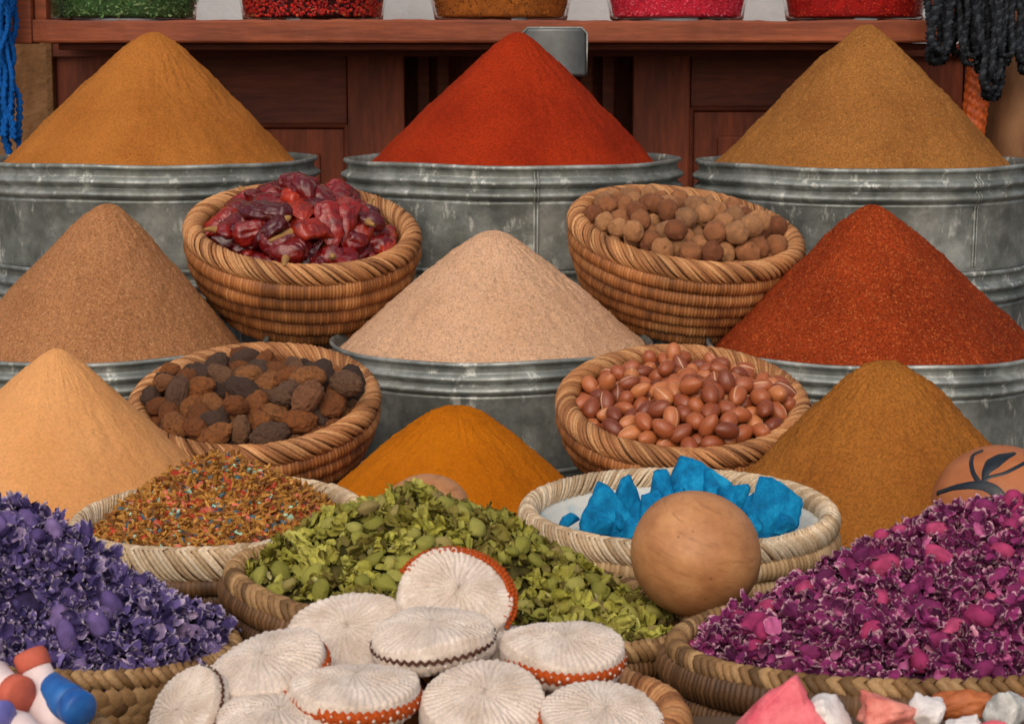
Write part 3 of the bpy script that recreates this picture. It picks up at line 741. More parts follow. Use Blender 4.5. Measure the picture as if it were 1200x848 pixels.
def chilli(p, r, seed, W, orange):
    rng = np.random.default_rng(seed)
    c = p.mean(0); q = p-c
    NR = 48
    t = np.linspace(0, 1, NR)[:, None]
    d0, d1 = q[1]-q[0], q[2]-q[1]
    a, bq, cc = q[0]-d0*0.42, q[1]*2-(q[0]+q[2])/2, q[2]+d1*0.42
    path = (1-t)**2*a+2*t*(1-t)*bq+t*t*cc
    tt = t[:, 0]
    rad = r*np.minimum(1, (tt/0.13)**0.55)*np.clip(((1-tt)/0.33), 0.02, 1)**0.6*(1.12-0.22*tt)
    fl = rng.uniform(.5, .85)
    seg = 40
    v, f = tube(path, rad, seg, flat=fl)
    ring = np.repeat(np.arange(NR), seg); cen = path[ring]
    dirv = v-cen; ln = np.linalg.norm(dirv, axis=1)[:, None]+1e-9
    ang = np.tile(np.linspace(0, 2*PI, seg, endpoint=False), NR)
    folds = 0.10*np.sin(ang*rng.integers(3, 5)+tt[ring]*rng.uniform(2, 6)+seed)
    rid = 1-2*np.abs(vnoise(np.stack([np.cos(ang)*1.6, np.sin(ang)*1.6, tt[ring]*2.2], -1), 1.6, seed+1))
    rid2 = 1-2*np.abs(vnoise(np.stack([np.cos(ang)*3, np.sin(ang)*3, tt[ring]*6], -1), 1.5, seed+8))
    w = folds+0.15*fbm(v, 34, seed, 2)+0.16*rid+0.09*rid2+0.02*vnoise(v, 220, seed+4)
    v = v+dirv*w[:, None]
    stem = rng.random() < 0.45
    lab = 'orange red shiny dried chilli among the dark red ones' if orange else 'shiny wrinkled dark red dried chilli with its pale stem' if stem else 'shiny wrinkled dark red dried chilli without a stem in the basket'
    e = empty('dried_chilli', W @ Vector(c), None, lab, 'chilli', 'orange dried chillies' if orange else 'dark chillies with stems' if stem else 'dark chillies without stems')
    R3 = np.array(W.to_3x3())
    v = v @ R3.T
    obj('pod', mesh_from('chilli_pod', v, f, M['chilli_orange' if orange else 'chilli']), e)
    path2 = path @ R3.T
    dd = path2[0]-path2[1]; dd /= np.linalg.norm(dd)
    side = rng.normal(size=3)*0.5
    if stem:
        L = r*rng.uniform(.7, 1.6); s = np.linspace(0, 1, 7)[:, None]
        pa = path2[1]+dd*L*s+side*L*0.5*s*s
        vv, ff = tube(pa, np.linspace(r*.34, r*.13, 7), 8); obj('stem', mesh_from('chilli_stem', vv, ff, M['stem']), e)
    return e
Rc = rpx(138, 272, YC)
rng = np.random.default_rng(5)
ncl = 88; rs = np.repeat(rng.uniform(.0130, .0178, ncl), 3); rest = rng.uniform(.020, .030, ncl)
pc = pack(rs*0.76, Rc*0.88, -Rc*0.09, 21, chain=3, rest=rest, squeeze=0.85, pull=0.0016).reshape(ncl, 3, 3)
Wc = mat_of(b_chili)
for i in range(ncl):
    chilli(pc[i], rs[3*i], 400+i, Wc, i in (70, 80))

# ------------------------------------------------------------------ heaps
def heap_fn(Rx, Ry, H, shift=(0, 0), power=1.5, z0=-0.012, seed=0, rough=0.006):
    def h(x, y):
        x = np.asarray(x, float); y = np.asarray(y, float)
        rho2 = (x/Rx)**2+(y/Ry)**2; w = np.clip(1-rho2, 0, 1)
        sx_, sy_ = x-shift[0]*w, y-shift[1]*w
        rho = np.sqrt((sx_/Rx)**2+(sy_/Ry)**2)
        z = H*np.clip(1-rho**power, -0.02, 1)
        p = np.stack([x.ravel(), y.ravel(), 0*x.ravel()], -1)
        return z0+z+(fbm(p, 28, seed, 3)*rough).reshape(x.shape)
    return h
def heap_base(h, Rx, Ry, bag, mi, floor=-0.03, nr=26, na=80, dz=-0.004):
    r = np.linspace(0.001, 0.99, nr); th = np.linspace(0, 2*PI, na, endpoint=False)
    RR, TH = np.meshgrid(r, th); X, Y = Rx*RR*np.cos(TH), Ry*RR*np.sin(TH); Z = h(X, Y)+dz
    bag.add(np.stack([X, Y, Z], -1).reshape(-1, 3), grid_faces(na, nr), mi)
def normal_of(h, x, y, e=0.004):
    return np.array([-(h(np.array([x+e]), np.array([y]))-h(np.array([x-e]), np.array([y])))[0]/(2*e), -(h(np.array([x]), np.array([y+e]))-h(np.array([x]), np.array([y-e])))[0]/(2*e), 1.0])
def darts(rng, Rx, Ry, n, mind, ymax=1.0, lim=0.97):
    pts = []; tries = 0
    while len(pts) < n and tries < n*60:
        tries += 1
        a = rng.uniform(-1, 1, 2)
        if a[0]**2+a[1]**2 > lim**2 or a[1] > ymax: continue
        p = np.array([a[0]*Rx, a[1]*Ry])
        if all(((p-q)**2).sum() > mind**2 for q in pts): pts.append(p)
    return pts
def petal(rng, L, W, curl, crump, nu=4, nv=3):
    return petal_e(rng, L, W, curl, crump, nu, nv)[:2]
def petal_e(rng, L, W, curl, crump=0.03, nu=6, nv=5):
    """cupped petal with a rounded ruffled tip; also returns how near each point is to the outer edge"""
    u = np.linspace(0, 1, nu)[:, None]*np.ones((1, nv)); w = np.linspace(-1, 1, nv)[None, :]*np.ones((nu, 1))
    wid = W*(0.22+0.78*np.sin(np.clip(u**0.8*0.82, 0, 1)*PI)**0.6)
    x = u*L*(1-0.14*w*w); y = w*wid
    z = curl*L*u*u+rng.uniform(-.2, .7)*wid*w*w+0.30*W*np.sin(w*PI*1.4+rng.random()*6)*u
    e = np.maximum(u**3, np.abs(w)**3*u)
    v = np.stack([x, y, z], -1).reshape(-1, 3)
    return v+rng.normal(size=v.shape)*crump*L, grid_faces(nu, nv, False), e.ravel()
def rotm(rng, nrm=None, tilt=1.0):
    q = rng.normal(size=4); q /= np.linalg.norm(q); return np.array(Quaternion(q).to_matrix())
def align(nrm, spin):
    q = Vector((0, 0, 1)).rotation_difference(Vector(nrm)); return q @ Quaternion((0, 0, 1), spin)

def flower_mesh(seed, mats, bud=True, npet=13, R=0.0128):
    """a dried flower head: matte ovoid bud with cupped papery petals round it, or the frayed petals alone"""
    rng = np.random.default_rng(seed); V = []; F = []; MI = []; E = []; n = 0
    if bud:
        v, f = ico(3); ang = np.arctan2(v[:, 1], v[:, 2])
        v = v*(1+0.10*fbm(v, 1.8, seed, 2)+0.03*np.cos(ang*7)*(v[:, 0] > -.6))[:, None]*np.array([rng.uniform(.62, .82), rng.uniform(.40, .50), rng.uniform(.36, .46)])*R
        v[:, 0] -= 0.25*R; v[:, 2] += 0.36*R
        V.append(v); F += [tuple(q) for q in f]; MI += [0]*len(f); E.append(np.clip((v[:, 0]/R-0.15)*0.9, 0, 1)); n = len(v)
    for k in range(npet):
        v, f, e = petal_e(rng, R*rng.uniform(.45, .95), R*rng.uniform(.18, .42), rng.uniform(-.6, .8), 0.03, 8, 7)
        v = v @ np.array(Euler((rng.normal()*0.8, -rng.uniform(-.35, .6), rng.normal()*(0.8 if bud else 2.4))).to_matrix()).T
        v = v+np.array([R*0.22 if bud else 0, 0, R*0.12])+rng.normal(size=3)*R*np.array([.2, .26, .12])
        V.append(v); F += [tuple(q+n) for q in f]; MI += [1]*len(f); E.append(e); n += len(v)
    me = mesh_from('dried_flower', np.concatenate(V), F, mats, True, MI); Bag.attr(me, np.concatenate(E))
    return me

def flower_heap(e, Rx, Ry, h, mats, seed, nind, nshred, flabel, fgroup, hlabel, hname, fname):
    rng = np.random.default_rng(seed); W = mat_of(e)
    variants = [flower_mesh(seed*10+i, mats, True) for i in range(6)]+[flower_mesh(seed*10+20+i, mats, False, 17) for i in range(7)]
    bg = Bag(); heap_base(h, Rx*0.99, Ry*0.99, bg, 2)
    a = rng.random(nshred)*2*PI; r = np.sqrt(rng.random(nshred))*0.99
    X, Y = Rx*r*np.cos(a), Ry*r*np.sin(a); Z = h(X, Y)
    for x, y, z in zip(X, Y, Z):
        if y > Ry*0.75: continue
        v, f, ee = petal_e(rng, rng.uniform(.0035, .0090), rng.uniform(.0012, .0036), rng.uniform(-.7, .8), 0.04, 6, 5)
        v = v @ np.array(Euler((rng.uniform(-1.1, 1.1), -rng.uniform(-.3, .5), rng.random()*2*PI)).to_matrix()).T
        bg.add(v+np.array([x, y, z+rng.uniform(-.002, .004)]), f, 1, ee)
    o = obj(hname, bg.mesh(hname, mats), None, e.location, e.rotation_euler)
    tag(o, hlabel, 'flowers', kind='stuff')
    for p in darts(rng, Rx, Ry, nind, 0.0108, 0.75):
        z = float(h(p[:1], p[1:])[0]); nm = normal_of(h, p[0], p[1])
        nm = nm/np.linalg.norm(nm)+rng.normal(size=3)*0.3
        bud = rng.random() < 0.36; vi = rng.integers(6) if bud else 6+rng.integers(7)
        q = align(nm, rng.random()*2*PI)
        f = obj(fname, variants[vi], None, W @ Vector((p[0], p[1], z-(0.0015 if bud else -0.001))), e.rotation_euler.to_quaternion() @ q, rng.uniform(.8, 1.25))
        tag(f, flabel[0 if bud else 1], 'flower', fgroup+(' with buds' if bud else ' without buds'))
M['violet_bud'] = island_mat('violet_bud', [(0, lin((74, 58, 104))), (0.4, lin((102, 84, 134))), (0.8, lin((130, 108, 150))), (1, lin((150, 122, 148)))], 0.85, 0.15, obj_random=True, pale=(190, 170, 188), pale_at=(0.5, 1.2))
M['violet_petal'] = island_mat('violet_petal', [(0, lin((46, 37, 72))), (0.35, lin((78, 65, 116))), (0.75, lin((114, 98, 152))), (1, lin((176, 154, 180)))], 0.8, 0.15, pale=(206, 190, 204))
M['violet_base'] = plain('violet_base', (46, 36, 72), 0.95, scale=120, var=0.5)
M['magenta_bud'] = island_mat('magenta_bud', [(0, lin((96, 36, 76))), (0.4, lin((128, 44, 90))), (0.75, lin((156, 50, 92))), (1, lin((176, 74, 110)))], 0.85, 0.15, obj_random=True, pale=(220, 160, 172), pale_at=(0.5, 1.2))
M['magenta_petal'] = island_mat('magenta_petal', [(0, lin((62, 22, 52))), (0.3, lin((100, 34, 78))), (0.6, lin((134, 46, 100))), (0.85, lin((164, 74, 124))), (1, lin((206, 140, 160)))], 0.8, 0.15, pale=(226, 184, 192))
M['magenta_base'] = plain('magenta_base', (66, 26, 54), 0.95, scale=120, var=0.5)
hp = heap_fn(0.172, 0.116, 0.080, (-0.01, 0.02), 1.35, -0.010, 3)
flower_heap(b_purp, 0.164, 0.113, hp, [M['violet_bud'], M['violet_petal'], M['violet_base']], 31, 245, 3000, ('violet dried flower head with a smooth bud in the plaited basket', 'frayed violet dried flower head without a bud in the plaited basket'), 'violet flower heads', 'heap of loose violet dried petals in the plaited basket', 'violet_petals', 'violet_flower')
hm = heap_fn(0.184, 0.111, 0.098, (0.045, 0.02), 1.35, -0.010, 4)
flower_heap(b_mag, 0.182, 0.109, hm, [M['magenta_bud'], M['magenta_petal'], M['magenta_base']], 41, 280, 3600, ('magenta dried flower head with a smooth bud in the rope rimmed basket', 'frayed magenta dried flower head without a bud in the rope rimmed basket'), 'magenta flower heads', 'heap of loose magenta dried petals in the rope rimmed basket', 'magenta_petals', 'magenta_flower')

# green leaves and pods
n_ = N('green_leaf'); c_ = n_.coord(); r_ = n_.rand_obj()
col = n_.ramp(r_, [(0, lin((110, 98, 44))), (0.4, lin((144, 138, 54))), (0.75, lin((170, 166, 68))), (1, lin((184, 180, 92)))])
col = n_.mix(n_.ramp(n_.noise(c_, 130, 4), [(0.42, G(0)), (0.70, G(0.6))]), col, lin((96, 78, 40)))
n_.bump(n_.noise(c_, 320, 3), 0.5, 0.001)
M['leaf'] = n_.done(col, 0.72, 0, 0.25)
n_ = N('green_pod'); c_ = n_.coord(); r_ = n_.rand_obj()
col = n_.ramp(r_, [(0, lin((116, 114, 48))), (0.5, lin((140, 138, 58))), (0.8, lin((156, 150, 78))), (1, lin((134, 112, 74)))])
col = n_.mix(1.0, col, n_.ramp(n_.noise(c_, 110, 3), [(0.3, G(0.75)), (0.7, G(1.12))]), 'MULTIPLY')
col = n_.mix(n_.ramp(n_.noise(c_, 260, 4), [(0.5, G(0)), (0.75, G(0.5))]), col, lin((104, 92, 46)))
n_.bump(n_.noise(c_, 420, 3), 0.5, 0.001)
M['pod'] = n_.done(col, 0.8, 0, 0.2)
M['leaf_bits'] = island_mat('leaf_bits', [(0, lin((78, 66, 32))), (0.35, lin((112, 102, 44))), (0.7, lin((142, 138, 58))), (0.92, lin((168, 166, 82))), (1, lin((192, 182, 126)))], 0.75)
M['leaf_base'] = plain('leaf_base', (72, 66, 28), 0.95, scale=120, var=0.5)
def leaf_mesh(seed):
    """crumpled dry calyx: overlapping cupped papery scales"""
    rng = np.random.default_rng(seed); bg = Bag()
    for k in range(rng.integers(8, 13)):
        v, f, e = petal_e(rng, rng.uniform(.007, .013), rng.uniform(.0028, .0054), rng.uniform(-.6, .5), 0.02, 8, 7)
        v = v @ np.array(Euler((rng.normal()*0.6, -rng.uniform(-.1, .6), rng.normal()*0.9)).to_matrix()).T
        bg.add(v+rng.normal(size=3)*np.array([.0035, .0024, .0012])-np.array([.004, 0, -.001]), f, 0, e)
    return bg.mesh('dried_leaf', [M['leaf']])
def pod_mesh(seed):
    rng = np.random.default_rng(seed); v, f = ico(3)
    t = v[:, 0]; ang = np.arctan2(v[:, 1], v[:, 2])
    x = v*np.array([rng.uniform(1.15, 1.5), .85, .62]); x[:, 1:] *= (1-0.28*t-0.2*t*t*(t > 0))[:, None]
    x *= (1+0.10*fbm(v, 1.7, seed, 3)+0.035*np.cos(ang*5+seed))[:, None]
    return mesh_from('green_pod', x*0.0066, f, M['pod'])
hg = heap_fn(0.160, 0.120, 0.078, (-0.045, 0.03), 1.3, -0.008, 5)
rng = np.random.default_rng(77)
bg = Bag(); heap_base(hg, 0.162, 0.120, bg, 1)
a = rng.random(3000)*2*PI; r = np.sqrt(rng.random(3000))*0.99; X, Y = 0.163*r*np.cos(a), 0.121*r*np.sin(a); Z = hg(X, Y)
for x, y, z in zip(X, Y, Z):
    if y > 0.1: continue
    v, f, e = petal_e(rng, rng.uniform(.004, .009), rng.uniform(.0014, .0034), rng.uniform(-.5, 1.0), 0.04, 5, 4)
    v = v @ np.array(Euler((rng.uniform(-1.2, 1.2), -rng.uniform(-.2, .7), rng.random()*2*PI)).to_matrix()).T
    bg.add(v+np.array([x, y, z+rng.uniform(-.003, .003)]), f, 0, e)
tag(obj('leaf_crumbs', bg.mesh('leaf_crumbs', [M['leaf_bits'], M['leaf_base']]), None, cg, b_green.rotation_euler), 'crumbled green dried leaf bits in the oval basket', 'leaves', kind='stuff')
leaves = [leaf_mesh(500+i) for i in range(10)]; pods = [pod_mesh(540+i) for i in range(6)]
for i, p in enumerate(darts(rng, 0.160, 0.118, 290, 0.0088, 0.85)):
    z = float(hg(p[:1], p[1:])[0]); nm = normal_of(hg, p[0], p[1]); nm = nm/np.linalg.norm(nm)+rng.normal(size=3)*0.3
    q = align(nm, rng.random()*2*PI); pod = rng.random() < 0.45
    o = obj('green_pod' if pod else 'dried_leaf', (pods if pod else leaves)[rng.integers(6 if pod else 10)], None, mat_of(b_green) @ Vector((p[0], p[1], z+(.004 if pod else .001))), q, rng.uniform(.65, 1.3))
    if pod: tag(o, 'smooth bright green pod among the green leaves', 'pod', 'green pods')
    else: tag(o, 'crumpled olive green dried leaf in the oval basket', 'leaf', 'dried green leaves')

# coloured potpourri bits
mixc = [((168, 116, 48), 0.38), ((128, 82, 36), 0.24), ((196, 142, 66), 0.08), ((176, 62, 40), 0.11), ((206, 110, 88), 0.07), ((70, 100, 112), 0.07), ((160, 200, 176), 0.035), ((96, 62, 44), 0.03)]
mm = [plain('potpourri_bit_%d' % i, c, 0.8, scale=200, bump=0) for i, (c, w) in enumerate(mixc)]
M['mix_base'] = plain('mix_base', (96, 60, 28), 0.95, scale=200, var=0.4)
hx = heap_fn(Rm*0.86, Rm*0.86, 0.062, (0.0, 0.02), 1.25, -0.004, 6, 0.003)
rng = np.random.default_rng(88); bg = Bag(); heap_base(hx, Rm*0.86, Rm*0.86, bg, len(mm), dz=-0.003)
cum = np.cumsum([w for c, w in mixc]); cum /= cum[-1]
a = rng.random(5600)*2*PI; r = np.sqrt(rng.random(5600))*0.98; X, Y = Rm*0.86*r*np.cos(a), Rm*0.86*r*np.sin(a); Z = hx(X, Y)
for x, y, z in zip(X, Y, Z):
    ci = int(np.searchsorted(cum, rng.random()))
    if ci <= 2 or ci == 7: sz = (rng.uniform(.004, .0095), rng.uniform(.0008, .0015), rng.uniform(.0006, .0012))
    else: sz = (rng.uniform(.002, .0048), rng.uniform(.0012, .0024), rng.uniform(.0008, .0014))
    v, f = box(-sz[0]/1, sz[0]/1, -sz[1], sz[1], -sz[2], sz[2])
    v = np.array(v)*(1+rng.normal(size=(8, 3))*0.12)
    v = v @ np.array(Euler((rng.random()*PI, rng.normal()*0.5, rng.random()*2*PI)).to_matrix()).T
    bg.add(v+np.array([x, y, z+rng.uniform(-.002, .002)]), np.array(f), ci)
tag(obj('potpourri_bits', bg.mesh('potpourri_bits', mm+[M['mix_base']], False), None, cm, b_mix.rotation_euler), 'heap of rust and coloured chopped potpourri bits in the pale rimmed basket', 'potpourri', kind='stuff')

# ------------------------------------------------------------------ rocks, gourds, pads and small things
def rock_mesh(name, seed, dims, mat, npts=14, bev=0.06, noise=0.05, sub=3, pts=None):
    rng = np.random.default_rng(seed); bm = bmesh.new()
    if pts is None:
        pts = rng.normal(size=(npts, 3)); pts /= np.linalg.norm(pts, axis=1)[:, None]; pts *= rng.uniform(.8, 1.05, (npts, 1))
    for p in pts: bm.verts.new(p)
    r = bmesh.ops.convex_hull(bm, input=bm.verts[:])
    bmesh.ops.delete(bm, geom=[g for g in r['geom_interior'] if isinstance(g, bmesh.types.BMVert)], context='VERTS')
    bmesh.ops.bevel(bm, geom=bm.edges[:], offset=bev, segments=2, affect='EDGES')
    bmesh.ops.triangulate(bm, faces=bm.faces[:])
    for k in range(sub): bmesh.ops.subdivide_edges(bm, edges=[e for e in bm.edges if e.calc_length() > 0.16], cuts=1); bmesh.ops.triangulate(bm, faces=bm.faces[:])
    bm.verts.ensure_lookup_table()
    v = np.array([x.co[:] for x in bm.verts]); f = [tuple(q.index for q in fc.verts) for fc in bm.faces]
    bm.verts.index_update(); f = [tuple(q.index for q in fc.verts) for fc in bm.faces]; bm.free()
    v = v*(1+noise*fbm(v, 2.2, seed, 3)+noise*.5*vnoise(v, 7, seed+5))[:, None]
    return mesh_from(name, v*np.array(dims), f, mat, True)
n_ = N('blue_pigment'); c_ = n_.coord()
col = n_.ramp(n_.noise(c_, 45, 5, 0.7), [(0.3, lin((0, 72, 116))), (0.5, lin((0, 118, 168))), (0.7, lin((26, 152, 198)))])
n_.bump(n_.noise(c_, 160, 5, 0.7), 0.7, 0.003)
M['blue'] = n_.done(col, 0.8, 0, 0.2)
Wb = mat_of(b_blue)
pyr = [(-.9, -.7, -.8), (.9, -.7, -.8), (.9, .7, -.8), (-.9, .7, -.8), (-.75, -.3, 0.1), (.85, -.2, -.1), (.1, .1, 1.05), (-.2, .3, .9), (.6, .5, .2)]
BL = [(712, 606, 1.735, 33, 36, 0.1, 'large bright blue lump at the left side of the pale basket', 1), (735, 588, 1.765, 22, 26, .5, 'narrow bright blue lump leaning behind the larger ones', 2),
      (764, 596, 1.76, 24, 26, 1.1, 'small bright blue lump beside the wooden ball', 3), (810, 566, 1.80, 34, 32, .0, 'pointed bright blue lump topmost in the pale basket', 4),
      (857, 584, 1.77, 25, 22, .6, 'rounded bright blue lump next to the pointed one', 5), (905, 595, 1.745, 32, 38, .35, 'tall bright blue lump at the right side of the pale basket', 6), (884, 618, 1.70, 18, 15, .9, 'smallest bright blue lump touching the wooden ball', 7),
      (668, 612, 1.75, 14, 12, .3, 'tiny bright blue lump apart from the others on the pale floor', 10), (742, 622, 1.70, 20, 17, .2, 'low bright blue lump in front of the large one', 11), (832, 572, 1.79, 22, 22, 2.0, 'bright blue lump leaning against the pointed one', 12), (778, 580, 1.78, 22, 22, 1.0, 'bright blue lump filling the gap left of the pointed one', 13),
      (840, 604, 1.74, 28, 26, 2.5, 'bright blue lump wedged low between its neighbours', 9)]
BL += [(px, py, Y, hw, hh, rz, 'broken bright blue lump low among the larger ones', 20+i) for i, (px, py, Y, hw, hh, rz) in enumerate([(700, 620, 1.71, 22, 16, .5), (726, 612, 1.74, 24, 22, 1.4), (752, 606, 1.76, 22, 20, .2), (772, 602, 1.77, 22, 22, 2.2), (800, 590, 1.79, 26, 22, .9), (830, 592, 1.78, 24, 22, .1), (862, 604, 1.75, 24, 22, 1.7), (880, 600, 1.76, 20, 24, .6), (915, 614, 1.72, 18, 15, 2.8)])]
for (px, py, Y, hw, hh, rz, lab, sd_) in BL:
    m = mpp(py, Y); rngb = np.random.default_rng(sd_)
    pts = (np.array(pyr)+rngb.normal(size=(9, 3))*0.18) if sd_ in (1, 2, 4, 6, 12, 13) else None
    o = obj('blue_lump', rock_mesh('blue_lump', 600+sd_, (hw*m*1.12, hw*m*0.9, hh*m*1.08), M['blue'], 10, 0.025, 0.07, pts=pts), None, P(px, py, Y), (0, 0, rz))
    tag(o, lab, 'pigment', 'bright blue lumps')

# wooden ball and its neighbour
n_ = N('gourd_skin'); c_ = n_.coord()
a_ = n_.noise(n_.mapping(c_, (1, 1, 1.5)), 26, 6, 0.65)
col = n_.ramp(a_, [(0.3, lin((154, 100, 60))), (0.55, lin((186, 130, 84))), (0.75, lin((206, 156, 108)))])
col = n_.mix(n_.ramp(n_.noise(c_, 34, 4, 0.6), [(0.55, G(0)), (0.75, G(0.45))]), col, lin((132, 84, 52)))
col = n_.mix(n_.ramp(n_.noise(n_.mapping(c_, (1, 1, 9)), 40, 5, 0.7), [(0.56, G(0)), (0.66, G(0.4))]), col, lin((122, 78, 48)))
vo = n_.node('ShaderNodeTexVoronoi'); n_.put(vo.inputs['Vector'], c_); vo.inputs['Scale'].default_value = 75
col = n_.mix(n_.ramp(vo.outputs['Distance'], [(0.03, G(0.65)), (0.11, G(0))]), col, lin((98, 62, 38)))
n_.bump(n_.noise(n_.mapping(c_, (1, 1, 5)), 90, 4), 0.2, 0.001)
M['gourd'] = n_.done(col, 0.48, 0, 0.35)
v, f = ico(5); v = v*(1+0.012*fbm(v, 1.3, 3, 3))[:, None]
Yb = 1.475; mb = mpp(648, Yb); cball = P(815, 649, Yb)
tag(obj('wooden_ball', mesh_from('wooden_ball', v*76.5*mb*np.array([1, 1, .965]), f, M['gourd']), None, cball, (0.3, 0.2, 0.4)), 'large round tan wooden ball in front of the blue lumps', 'ball')
v, f = ico(4); v = v*(1+0.03*fbm(v, 1.3, 9, 3))[:, None]
c2 = P(500, 592, 1.63); m2 = mpp(592, 1.63)
tag(obj('gourd', mesh_from('gourd', v*np.array([50*m2, 46*m2, 36*m2*1.0]), f, M['gourd']), None, c2), 'rounded top of a tan gourd behind the green leaves', 'gourd')

# painted clay pot
n_ = N('clay'); c_ = n_.coord()
col = n_.ramp(n_.noise(c_, 25, 4), [(0.3, lin((142, 78, 42))), (0.7, lin((176, 108, 64)))])
M['clay'] = n_.done(col, 0.5, 0, 0.35)
M['black_paint'] = plain('black_paint', (30, 36, 42), 0.4, 0.4, scale=60)
Yp = 1.83; cpt = P(1172, 596, Yp); mp = mpp(596, Yp); Rp = 80*mp
pot = empty('clay_pot', (cpt.x, cpt.y, TABLE+.001), None, 'orange clay pot painted with black curves beside the magenta flowers', 'pot')
zc = cpt.z-TABLE
prof = [(0.001, 0), (Rp*.5, 0), (Rp*.8, zc*0.45)]+[(Rp*math.cos(t), zc+Rp*.92*math.sin(t)) for t in np.linspace(-.5, 1.35, 26)]+[(0.001, zc+Rp*.92)]
v, f = lathe(prof, 72); obj('body', mesh_from('pot_body', v, f, M['clay']), pot)
def on_pot(px, py):
    # point of the pot's surface seen at that pixel of the pattern, in pot space
    x = (px-5-1172)/80.0; z = (596-py+1)/80.0
    y = -math.sqrt(max(0.02, 1-x*x-(z/.92)**2)); return np.array([x*Rp, y*Rp, zc+z*Rp])
def stroke(pts, w):
    p = np.array(pts, float); t = np.linspace(0, len(p)-1, 26); q = np.stack([np.interp(t, range(len(p)), p[:, 0]), np.interp(t, range(len(p)), p[:, 1])], -1)
    for _ in range(3): q[1:-1] = (q[:-2]+q[1:-1]*2+q[2:])/4
    s = np.array([on_pot(*a) for a in q]); nn = s-np.array([0, 0, zc]); nn /= np.linalg.norm(nn, axis=1)[:, None]
    ww = np.interp(np.linspace(0, 1, 26), np.linspace(0, 1, len(w)), w)*mp*1.5
    vv, ff = ribbon(s-nn*0.0003, nn, ww, 0.0009, 5); obj('painted_stroke', mesh_from('painted_stroke', vv, ff, M['black_paint']), pot)
stroke([(1100, 577), (1112, 566), (1128, 560), (1142, 558), (1154, 562), (1163, 574), (1166, 584)], [2.2, 2.5, 3.5, 4.5, 5, 5, 5])
stroke([(1139, 557), (1134, 547), (1135, 538), (1142, 530), (1152, 526)], [2.5, 2, 2, 2, 1.6])
stroke([(1142, 555), (1150, 549), (1166, 545), (1182, 539), (1204, 532)], [2.2, 1.6, 1.7, 1.8, 1.8])
stroke([(1143, 556), (1147, 545), (1157, 536), (1170, 530), (1186, 527)], [1.6, 3.5, 6.5, 5.5, 2])
stroke([(1194, 553), (1204, 558)], [1.4, 1.4]); stroke([(1195, 575), (1206, 576)], [1.6, 1.6])

# crocheted pads
n_ = N('cream_yarn'); c_ = n_.coord()
col = n_.ramp(n_.noise(c_, 60, 4), [(0.3, lin((198, 178, 160))), (0.7, lin((230, 215, 202)))])
col = n_.mix(n_.ramp(n_.noise(c_, 22, 3), [(0.55, G(0)), (0.75, G(0.35))]), col, lin((188, 160, 132)))
col = n_.mix(1.0, col, n_.ramp(n_.noise(c_, 700, 3), [(0.3, G(0.8)), (0.7, G(1.08))]), 'MULTIPLY')
n_.bump(n_.noise(c_, 900, 4, 0.7), 0.6, 0.001)
M['cream'] = n_.done(col, 0.95, 0, 0.1, Sheen_Weight=0.3)
M['orange_yarn'] = plain('orange_yarn', (176, 76, 30), 0.95, 0.1, 0.25, 500, 0.5)
M['brown_yarn'] = plain('brown_yarn', (82, 52, 42), 0.95, 0.1, 0.25, 500, 0.5)
DR = 0.0362
def pad_mesh(seed, th=0.0088):
    rng = np.random.default_rng(seed); ribs = 50; na = ribs*6
    pf = []
    for t in np.linspace(0.01, 1, 26): pf.append((t*0.90*DR, th*(1.0+0.55*(1-t**2.2))))
    for a in np.linspace(1.25, -1.25, 12): pf.append((DR*0.90+DR*0.10*math.cos(a)**.7, th*math.sin(a)*1.0))
    for t in np.linspace(1, 0.01, 16): pf.append((t*0.90*DR, -th*(1.0+0.45*(1-t**2.2))))
    v, f = lathe(pf, na)
    r = np.hypot(v[:, 0], v[:, 1])/DR; ang = np.arctan2(v[:, 1], v[:, 0]); s = np.sign(v[:, 2]+1e-9)
    nrib = np.where(r > .55, ribs, ribs//2)
    sw = 0.05*np.sin(r*5+seed)
    k = np.abs(np.sin((ang+sw)*nrib/2))**0.6-0.6
    ribi = np.floor((ang+sw)*nrib/(2*PI)); ringp = np.sin(r*2*PI*13+(ribi % 2)*PI+ribi*0.6)
    amp = np.clip(r*2, .25, 1)*0.0015
    v[:, 2] += s*(k*amp+ringp*0.0006)*(np.abs(v[:, 2]) > th*0.7)
    out = np.where(np.abs(v[:, 2]) <= th*0.95, 1, 0)*(r > .9)
    v[:, :2] *= (1+out*(k*0.012+0.008*np.sin(v[:, 2]/th*9)))[:, None]
    v += (fbm(v, 40, seed, 2)*0.0014)[:, None]*np.array([.5, .5, 1])
    v[:, :2] *= (1+0.022*np.sin(2*ang+seed)+0.012*np.sin(3*ang+seed*2))[:, None]
    v[:, 2] += 0.0022*np.sin(ang*2+seed*1.9)*r**2+rng.normal(size=len(v))*0.00010
    return mesh_from('pad_body', v, f[:, ::-1], M['cream'])
